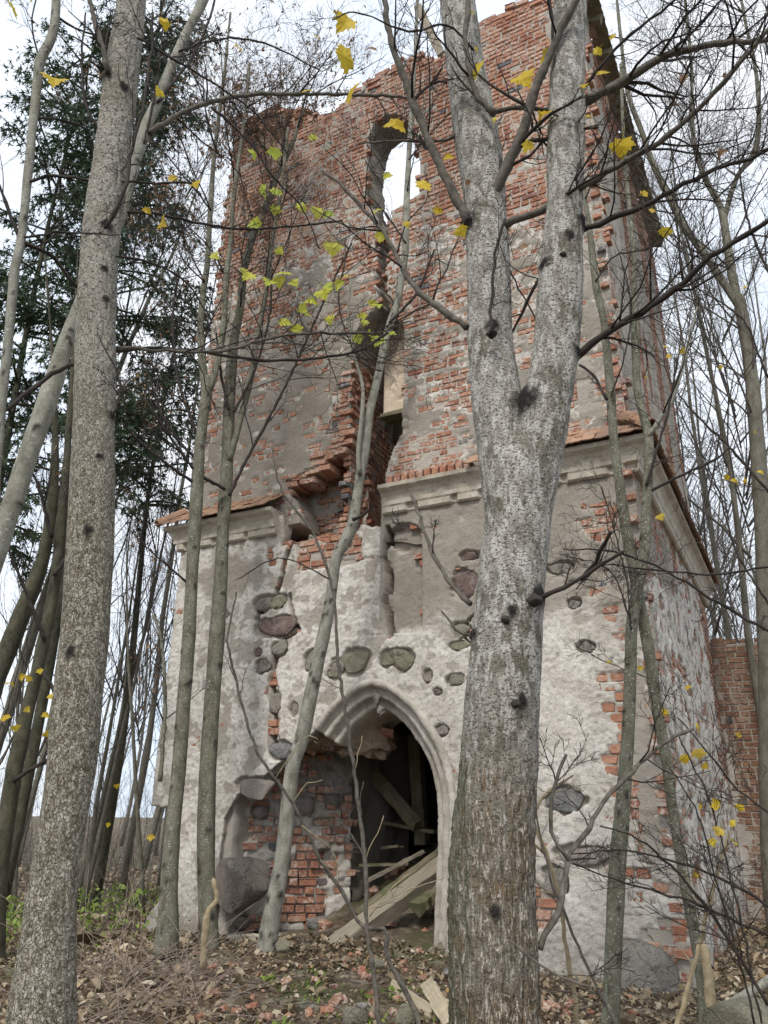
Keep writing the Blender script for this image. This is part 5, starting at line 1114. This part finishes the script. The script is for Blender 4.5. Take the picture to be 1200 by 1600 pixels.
# rubble heap in the opening: uneven ground of broken masonry
quadgrid('rubble_heap', lambda s, t: (2.0 + 2.2 * s, .15 + 3.6 * t, -.12 + .34 * sst(0, .2, t) * sst(.0, .12, s) + .75 * sst(.1, .9, t) * sst(0, .25, s) + .09 * fbm(s * 9, t * 14, 3, 3)), 60, 80, M_GR)
RK = [rock_mesh('brick_fragment', (1, .62, .5), 400 + i, 1, .35, 1.2, 1.0) for i in range(5)]
for m in RK: m.materials.append(M_BR); m.polygons.foreach_set('use_smooth', [False] * len(m.polygons))
for i in range(0, 150, 2):
    if i < 90: px, py = rng.uniform(410, 705), rng.uniform(1478, 1602)
    elif i < 115: px, py = rng.uniform(300, 420), rng.uniform(1490, 1600)
    else: px, py = rng.uniform(845, 1010), rng.uniform(1540, 1602)
    r_ = ray(px, py); t_ = 4.0
    for _ in range(60):
        p = CAM + r_ * t_
        if p[2] < float(gz(p[0], p[1])): break
        t_ += .08
    if tl(p)[1] > -.12: continue
    s = rng.uniform(.025, .075) * (1.3 if i % 7 == 0 else 1)
    o = ob('brick_fragment', RK[i % 5], None, None, (p[0], p[1], float(gz(p[0], p[1])) + s * .25)); o.scale = (s, s, s); o.rotation_euler = (rng.normal() * .4, rng.normal() * .4, rng.uniform(0, 6.3))
    tag(o, 'broken red brick fragment lying in the leaf litter before the tower', 'brick', 'brick fragments scattered on the ground')
for i in range(50):                                  # fragments on the heap inside
    s_, t_ = rng.uniform(.15, .95), rng.uniform(.02, .55); z = -.12 + .34 * sst(0, .2, t_) * sst(.0, .12, s_) + .75 * sst(.1, .9, t_) * sst(0, .25, s_); p = tw(2.0 + 2.2 * s_, .15 + 3.6 * t_, z + .02)
    s = rng.uniform(.04, .12); o = ob('brick_fragment', RK[i % 5], None, None, p); o.scale = (s, s, s); o.rotation_euler = (rng.normal() * .5, rng.normal() * .5, rng.uniform(0, 6.3))
    tag(o, 'broken brick on the rubble heap inside the doorway', 'brick', 'broken bricks on the rubble heap in the doorway')
for i, (px, py, s, m, lb) in enumerate([(555, 1592, .10, M_OLV, 'ochre upright stone at the bottom edge before the doorway'), (566, 1572, .05, M_PNK, 'small pinkish stone behind the ochre upright stone'), (635, 1585, .09, M_OLV, 'mossy stone at the bottom edge left of the forked tree'), (590, 1506, .06, M_OLV, 'yellowish stone beside the thin rod before the doorway'), (442, 1477, .08, M_OLV, 'ochre block at the foot of the leaning sapling'), (488, 1577, .05, M_PNK, 'pink stone on the bare earth patch'), (475, 1585, .06, M_OLV, 'mossy lump beside the pink stone'), (1165, 1612, .26, M_OLV, 'large mossy boulder in the bottom right corner')]):
    d = 6.6 if i < 7 else 6.0; p = at(px, py, 6.5 if i in (0, 1, 2) else 7.0 if i in (3, 5, 6) else 8.4 if i == 4 else 5.6)
    o = ob('stone', rock_mesh('stone', (s, s * .9, s * 1.1 if i == 0 else s * .7), 600 + 7 * i, 3, .3, 1.5, .6), m, None, (p[0], p[1], max(p[2], float(gz(p[0], p[1])) + s * .1))); tag(o, lb, 'stone')

# ------------------------------------------------------------------ rods, dry stems and shrubs in front
def stem_thing(name, label, cat, pts, w0, w1, d0, d1, mat, tw_=0, tl_=.3, extra=(), group=None):
    p = at(pts[0][0], pts[0][1], d0); t = thing(name, label, cat, (p[0], p[1], float(gz(p[0], p[1]))), 0, group); t_acc[t.name] = []
    branch(t, pts, w0, w1, d0, d1, mat, tw_, tl_, 1, 8, .02, name='stem')
    for e in extra: branch(t, e[0], e[1], e[2], e[3], e[4], e[5] if len(e) > 5 else mat, 1, .15, 1, 6)
    emit(t, 'twigs', t_acc[t.name], mat); return t
stem_thing('thin_rod_sapling', 'thin straight leafless rod rising before the doorway', 'sapling', [(596, 1640), (593, 1600), (582, 1513), (573, 1450), (571, 1355), (563, 1280), (553, 1199), (538, 1100), (529, 1040), (523, 947), (517, 910), (500, 857), (483, 823), (457, 790), (437, 760), (425, 700)], 8, 3, 5.6, 6.0, M_TWG, 5, .3,
           [([(577, 1432), (610, 1390), (640, 1365)], 2.5, 1.5, 5.6, 5.6, M_TWP), ([(571, 1340), (590, 1300), (600, 1275)], 2, 1.2, 5.6, 5.6, M_TWP), ([(555, 1200), (562, 1170), (566, 1150)], 2, 1.2, 5.7, 5.7, M_TWP), ([(515, 905), (440, 872), (370, 905)], 2.5, 1.5, 5.9, 6.2, M_TWD), ([(575, 1420), (640, 1390), (695, 1372)], 2, 1.2, 5.6, 5.9, M_TWP)])
stem_thing('bent_sapling', 'bent brown stem kinked at a right angle before the doorway', 'sapling', [(660, 1640), (653, 1600), (647, 1577), (627, 1537), (607, 1500), (605, 1470), (604, 1453), (592, 1451), (578, 1451), (559, 1439), (532, 1388), (502, 1346), (478, 1295), (457, 1256), (430, 1217), (400, 1170), (375, 1090), (360, 1025), (356, 990), (370, 925)], 9, 3, 6.0, 6.3, M_TWG, 3, .3,
           [([(457, 1256), (480, 1225), (505, 1220)], 2.5, 1.5, 6.1, 6.0, M_TWP), ([(430, 1215), (480, 1150), (500, 1165), (492, 1158)], 2, 1.2, 6.2, 6.2, M_TWP), ([(500, 1345), (530, 1362), (562, 1360)], 2, 1.2, 6.1, 6.1, M_TWP), ([(470, 1290), (520, 1330), (530, 1385)], 1.8, 1.2, 6.1, 6.1, M_TWP)])
stem_thing('peeled_stump', 'crooked yellow-brown peeled stump before the middle sapling', 'stump', [(317, 1515), (319, 1480), (321, 1445), (326, 1422), (338, 1409), (337, 1395), (334, 1374)], 12, 8, 7.9, 7.9, M_TWP)
stem_thing('pale_dry_stem', 'pale dry stem rising from the bottom edge right of the forked tree', 'stem', [(912, 1640), (905, 1600), (885, 1480), (875, 1410), (855, 1335), (827, 1275), (785, 1200), (750, 1150)], 8, 4, 4.6, 4.6, M_TWP, 2, .2, [([(832, 1285), (845, 1248), (870, 1228), (896, 1212)], 6, 4, 4.6, 4.6), ([(855, 1335), (825, 1310), (820, 1285), (832, 1275)], 4, 3, 4.6, 4.5)])
stem_thing('reddish_stem', 'thin reddish stem crossing the pale dry stem at bottom right', 'stem', [(975, 1625), (960, 1597), (910, 1495), (870, 1400), (850, 1335), (835, 1260)], 6, 3, 4.5, 4.6, M_TWG, 3, .3)
stem_thing('pale_stick', 'bare tan stick leaning up to the right in the lower right corner', 'stick', [(1050, 1640), (1060, 1595), (1080, 1525), (1105, 1430), (1120, 1365), (1140, 1300)], 9, 5, 5.0, 5.2, M_TWP, 2, .2)
stem_thing('weathered_post', 'short weathered post end in the lower right corner', 'post', [(1118, 1640), (1115, 1600), (1108, 1540), (1100, 1478)], 24, 13, 5.9, 6.0, M_TWP)
stem_thing('fallen_log', 'thin pale fallen log at the lower right edge', 'log', [(1115, 1592), (1150, 1565), (1200, 1533), (1250, 1500)], 15, 15, 5.6, 6.0, M_BKP)
SH = thing('bare_shrub', 'dark bare shrub with arching branches and small yellow leaves at lower right', 'shrub', (*at(1190, 1560, 5.2)[:2], -.2)); t_acc[SH.name] = []
for pts, w0 in [([(1230, 1430), (1150, 1385), (1095, 1360), (1025, 1337), (960, 1329), (890, 1335)], 5), ([(1230, 1475), (1100, 1417), (1040, 1397), (980, 1380), (895, 1350)], 5), ([(1200, 1570), (1140, 1470), (1090, 1400), (1025, 1332), (990, 1307), (940, 1290)], 6), ([(1190, 1600), (1160, 1450), (1110, 1255), (1085, 1200), (1060, 1150)], 4), ([(1180, 1600), (1150, 1480), (1120, 1380), (1090, 1270), (1040, 1190)], 4), ([(1240, 1010), (1120, 940), (1040, 892), (960, 862), (880, 858)], 6), ([(1240, 878), (1120, 897), (1000, 888), (940, 884), (900, 920)], 4), ([(1230, 1290), (1150, 1230), (1110, 1180), (1060, 1120)], 4)]:
    branch(SH, pts, w0, 2, 5.0, 4.8, M_TWD, 6, .35, 2)
for q in [(1042, 1115, 13), (1092, 1142, 15), (1092, 1180, 20), (1070, 1188, 18), (1075, 1076, 10), (1000, 1045, 9), (952, 1037, 9), (1127, 1302, 17), (1112, 1318, 15), (1118, 1262, 14), (1095, 1262, 12), (1158, 1264, 14), (1145, 1320, 14), (1085, 1370, 12), (1122, 1255, 14), (1100, 1200, 12), (1155, 1150, 10), (1142, 1290, 12), (886, 918, 10), (1030, 810, 14)]: leaf(SH, *q, 4.9, 'y')
emit(SH, 'twigs', t_acc[SH.name], M_TWD)
SR = thing('bare_shrub', 'bare shrub with sparse yellow leaves beyond the brick wall at right', 'shrub', (*at(1180, 1100, 9.5)[:2], -.3)); t_acc[SR.name] = []
for pts, w0 in [([(1230, 800), (1140, 700), (1080, 640), (1050, 600)], 5), ([(1200, 590), (1160, 500), (1090, 450)], 4), ([(1210, 960), (1150, 860), (1120, 760), (1060, 640)], 4), ([(1230, 480), (1180, 380), (1160, 300), (1150, 200)], 5)]: branch(SR, pts, w0, 2, 7.5, 7.2, M_TWD, 10, .6, 2)
for q in [(1040, 545, 10), (1065, 550, 12), (1048, 558, 9), (1165, 450, 9), (1150, 755, 14), (1140, 748, 12), (1165, 752, 12), (1125, 575, 8), (1180, 675, 8), (1010, 590, 8), (1190, 740, 10)]: leaf(SR, *q, 7.3, 'y')
emit(SR, 'twigs', t_acc[SR.name], M_TWB)

# ------------------------------------------------------------------ undergrowth and litter
def ground_pts(n, x0, x1, y0, y1):
    x, y = rng.uniform(x0, x1, n), rng.uniform(y0, y1, n); u = (x - TO[0]) * TX[0] + (y - TO[1]) * TX[1]; v = (x - TO[0]) * TY[0] + (y - TO[1]) * TY[1]
    k = ~((u > .0) & (u < W) & (v > -.02)); return x[k], y[k]
def flakes(name, x, y, size, mat, lift, flat=.5, aspect=.6, z=None):
    n = len(x); z = gz(x, y) + lift * rng.random(n) if z is None else z; p = np.stack([x, y, z], 1); a = rng.uniform(0, 6.283, n)
    e1 = np.stack([np.cos(a), np.sin(a), flat * rng.normal(size=n)], 1); e1 /= np.linalg.norm(e1, axis=1, keepdims=True); e2 = np.stack([-np.sin(a), np.cos(a), flat * rng.normal(size=n)], 1); e2 /= np.linalg.norm(e2, axis=1, keepdims=True)
    s = (size * rng.lognormal(-.1, .42, n))[:, None]; fold = (np.array([[0, 0, 1]]) * s * rng.uniform(0, .35, n)[:, None])
    k_ = s * aspect * .5
    V = np.stack([p, p + e1 * s * .3 + e2 * k_ + fold, p + e1 * s * .68 + e2 * k_ * .85 + fold, p + e1 * s + fold * .4, p + e1 * s * .68 - e2 * k_ * .85 + fold, p + e1 * s * .3 - e2 * k_ + fold], 1).reshape(-1, 3); o_ = np.arange(n)[:, None] * 6
    return ob(name, mk_mesh(name, V, [o_ + np.array([[0, 1, 2, 3]]), o_ + np.array([[0, 3, 4, 5]])]), mat, kind='stuff')
x, y = ground_pts(72000, -5.5, 6.5, 4.6, 12.5)
dens = fbm(x * 1.1, y * 1.1, 8, 3) + .25; bare = np.hypot((x + .3) / 1.1, (y - 7.3) / .55); k = (rng.random(len(x)) < np.clip(.55 + dens, .2, 1)) & ((bare > 1) | (rng.random(len(x)) < .35)); x, y = x[k], y[k]
lit = flakes('leaf_litter', x, y, .046, M_LIT, .035); tag(lit, 'brown fallen leaves covering the ground before the tower', 'leaf litter')
x, y = ground_pts(14000, -16, -3, 9, 26)
l2 = flakes('far_leaf_litter', x, y, .10, M_LIT, .03); tag(l2, 'fallen leaves under the wood at left', 'leaf litter')
# green weeds at the left
cx = []; cy = []
for i in range(30):
    p = at(rng.uniform(-20, 262), 1276, rng.uniform(9.6, 15)); m = int(rng.integers(20, 60)); cx.append(p[0] + rng.normal(0, .32, m)); cy.append(p[1] + rng.normal(0, .5, m))
for i in range(26):
    p = at(rng.uniform(385, 700), rng.uniform(1495, 1590), rng.uniform(6.2, 7.9)); m = 14; cx.append(p[0] + rng.normal(0, .06, m)); cy.append(p[1] + rng.normal(0, .06, m))
cx, cy = np.concatenate(cx), np.concatenate(cy); far = cy > 8.9
z = gz(cx, cy) + np.where(far, .42 * rng.random(len(cx)) ** 1.3, .05 * rng.random(len(cx)))
wd = flakes('green_weeds', cx, cy, np.where(far, .062, .035), M_WEED, 0, .8, .55, z); tag(wd, 'bright green weeds and ground ivy', 'weeds')
# dry bramble and grass stems at the left foot
a = Acc()
for i in range(130):
    px = rng.uniform(120, 345); p = at(px, 1276, rng.uniform(6.6, 8.6)); p[2] = float(gz(p[0], p[1])); L = rng.uniform(.4, 1.2); d = np.array([rng.normal() * .6 + .35, rng.normal() * .3, .8]); pts = [p]
    d = nrm(d)
    for m in range(7): d = nrm(d + [0, 0, -.13] + rng.normal(0, .07, 3)); pts.append(pts[-1] + d * L / 7)
    tube(a, np.array(pts), np.linspace(.004, .0016, 8), 3)
V, Pl = a.get(); th = ob('dry_bramble', mk_mesh('dry_bramble', V, Pl, smooth=True), M_BRAM, kind='stuff'); tag(th, 'tangle of dry arching stems at the lower left', 'bramble')
a = Acc()
for i in range(520):
    px = rng.uniform(-60, 262); p = at(px, 1276, rng.uniform(10, 40)); p[2] = float(gz(p[0], p[1])); out = []
    grow(out, p, np.array([rng.normal() * .35, rng.normal() * .35, 1.]), rng.uniform(.6, 1.5), .005, 2, 3, (0, 0, 4, 0), .02, .12, 5)
    for lvl, Q, r in out: tube(a, Q, r, 3)
V, Pl = a.get(); th = ob('bare_undergrowth', mk_mesh('bare_undergrowth', V, Pl, smooth=True), M_TWB, kind='stuff'); tag(th, 'bare twiggy undergrowth left of the tower', 'undergrowth')
a = Acc()
for i in range(500):
    px = rng.uniform(1120, 1290); p = at(px, 1276, rng.uniform(15, 34)); p[2] = float(gz(p[0], p[1])); out = []
    grow(out, p, np.array([rng.normal() * .3, rng.normal() * .3, 1.]), rng.uniform(3, 7), .008, 2, 4, (0, 0, 5, 3), .06, .12, 6)
    for lvl, Q, r in out: tube(a, Q, r, 3)
V, Pl = a.get(); th = ob('distant_wood', mk_mesh('distant_wood', V, Pl, smooth=True), M_TWB, kind='stuff'); tag(th, 'distant mass of bare trees behind the brick wall', 'wood')
a = Acc()
for i in range(280):
    px = rng.uniform(-80, 262); p = at(px, 1276, rng.uniform(26, 60)); p[2] = float(gz(p[0], p[1])); out = []
    grow(out, p, np.array([rng.normal() * .25, rng.normal() * .25, 1.]), rng.uniform(2, 6), .010, 2, 3, (0, 0, 6, 0), .06, .10, 6)
    for lvl, Q, r in out: tube(a, Q, r, 3)
V, Pl = a.get(); th = ob('distant_wood', mk_mesh('distant_wood', V, Pl, smooth=True), M_TWB, kind='stuff'); tag(th, 'distant mass of bare trees along the left horizon', 'wood')
# withered leafy twigs hanging over the top left of the wall
CW = thing('withered_shrub', 'withered brown shrub growing on the broken top left corner of the tower', 'shrub', tw(.6, .35, 12.55)); t_acc[CW.name] = []
for i in range(18): grow(t_acc[CW.name], tw(rng.uniform(-.1, 1.9), .3, 12.5 + .2 * rng.random()), np.array([rng.normal() * .6 - .2, -.5 + rng.normal() * .4, .35]), rng.uniform(.5, 1.1), .010, 0, 3, (6, 4, 3), -.05, .15, 5)
emit(CW, 'twigs', t_acc[CW.name], M_TWD); brownleaves(CW, 3, .35, .06, t_acc[CW.name], M_LFB)

a = Acc()
x, y = ground_pts(650, -4.5, 6, 5.2, 11)
for i in range(len(x)):
    L = rng.uniform(.08, .5); an = rng.uniform(0, 6.3); p = np.array([x[i], y[i], float(gz(x[i], y[i])) + .03]); q = p + np.array([math.cos(an) * L, math.sin(an) * L, 0]); q[2] = float(gz(q[0], q[1])) + .03
    tube(a, smooth_path(np.array([p, (p + q) / 2 + rng.normal(0, .02, 3), q]), 5), np.linspace(.006, .003, 5) * rng.uniform(.5, 1.4), 4)
V, Pl = a.get(); fs = ob('fallen_twigs', mk_mesh('fallen_twigs', V, Pl, smooth=True), M_TWG, kind='stuff'); tag(fs, 'small fallen twigs strewn over the leaf litter', 'twigs')
TL = tree('dark_leaning_tree', 'dark olive tree with two leaning stems at the left edge, yellow leaves before it', [(-10, 1420)], 9.5)
trunk(TL, 'trunk', [(-14, 1480, 38), (0, 1350, 30), (18, 1230, 27), (38, 1130, 24), (62, 1030, 22), (84, 920, 20), (95, 820, 16), (104, 720, 11), (112, 600, 7), (118, 480, 4), (122, 380, 2)], 9.5, None, 20, .06, M_BKD, .012, None, (), True)
trunk(TL, 'stem', [(-60, 1280, 34), (-30, 1150, 30), (0, 1050, 28), (38, 950, 26), (66, 875, 22), (80, 800, 18), (86, 700, 12), (84, 600, 7), (78, 500, 4), (70, 400, 2)], 9.8, None, 18, .06, M_BKD, .012)
for pts in ([(70, 1000), (30, 900), (0, 830)], [(84, 900), (130, 830), (160, 760)], [(60, 1040), (90, 1100), (60, 1180)], [(80, 840), (60, 760), (30, 700)], [(20, 1220), (70, 1190), (110, 1170)]): branch(TL, pts, 7, 3, 9.4, 9.2, M_TWD, 7, .8)
for q in [(12, 1075, 16), (30, 1060, 14), (45, 1062, 12), (8, 1125, 16), (22, 1140, 14), (40, 1110, 12), (70, 1120, 14), (78, 1090, 12), (60, 1050, 10), (68, 1150, 12), (182, 1230, 10), (235, 1310, 12), (170, 1290, 9)]: leaf(TL, *q, 8.8, 'y')
emit(TL, 'twigs', t_acc[TL.name], M_TWD)
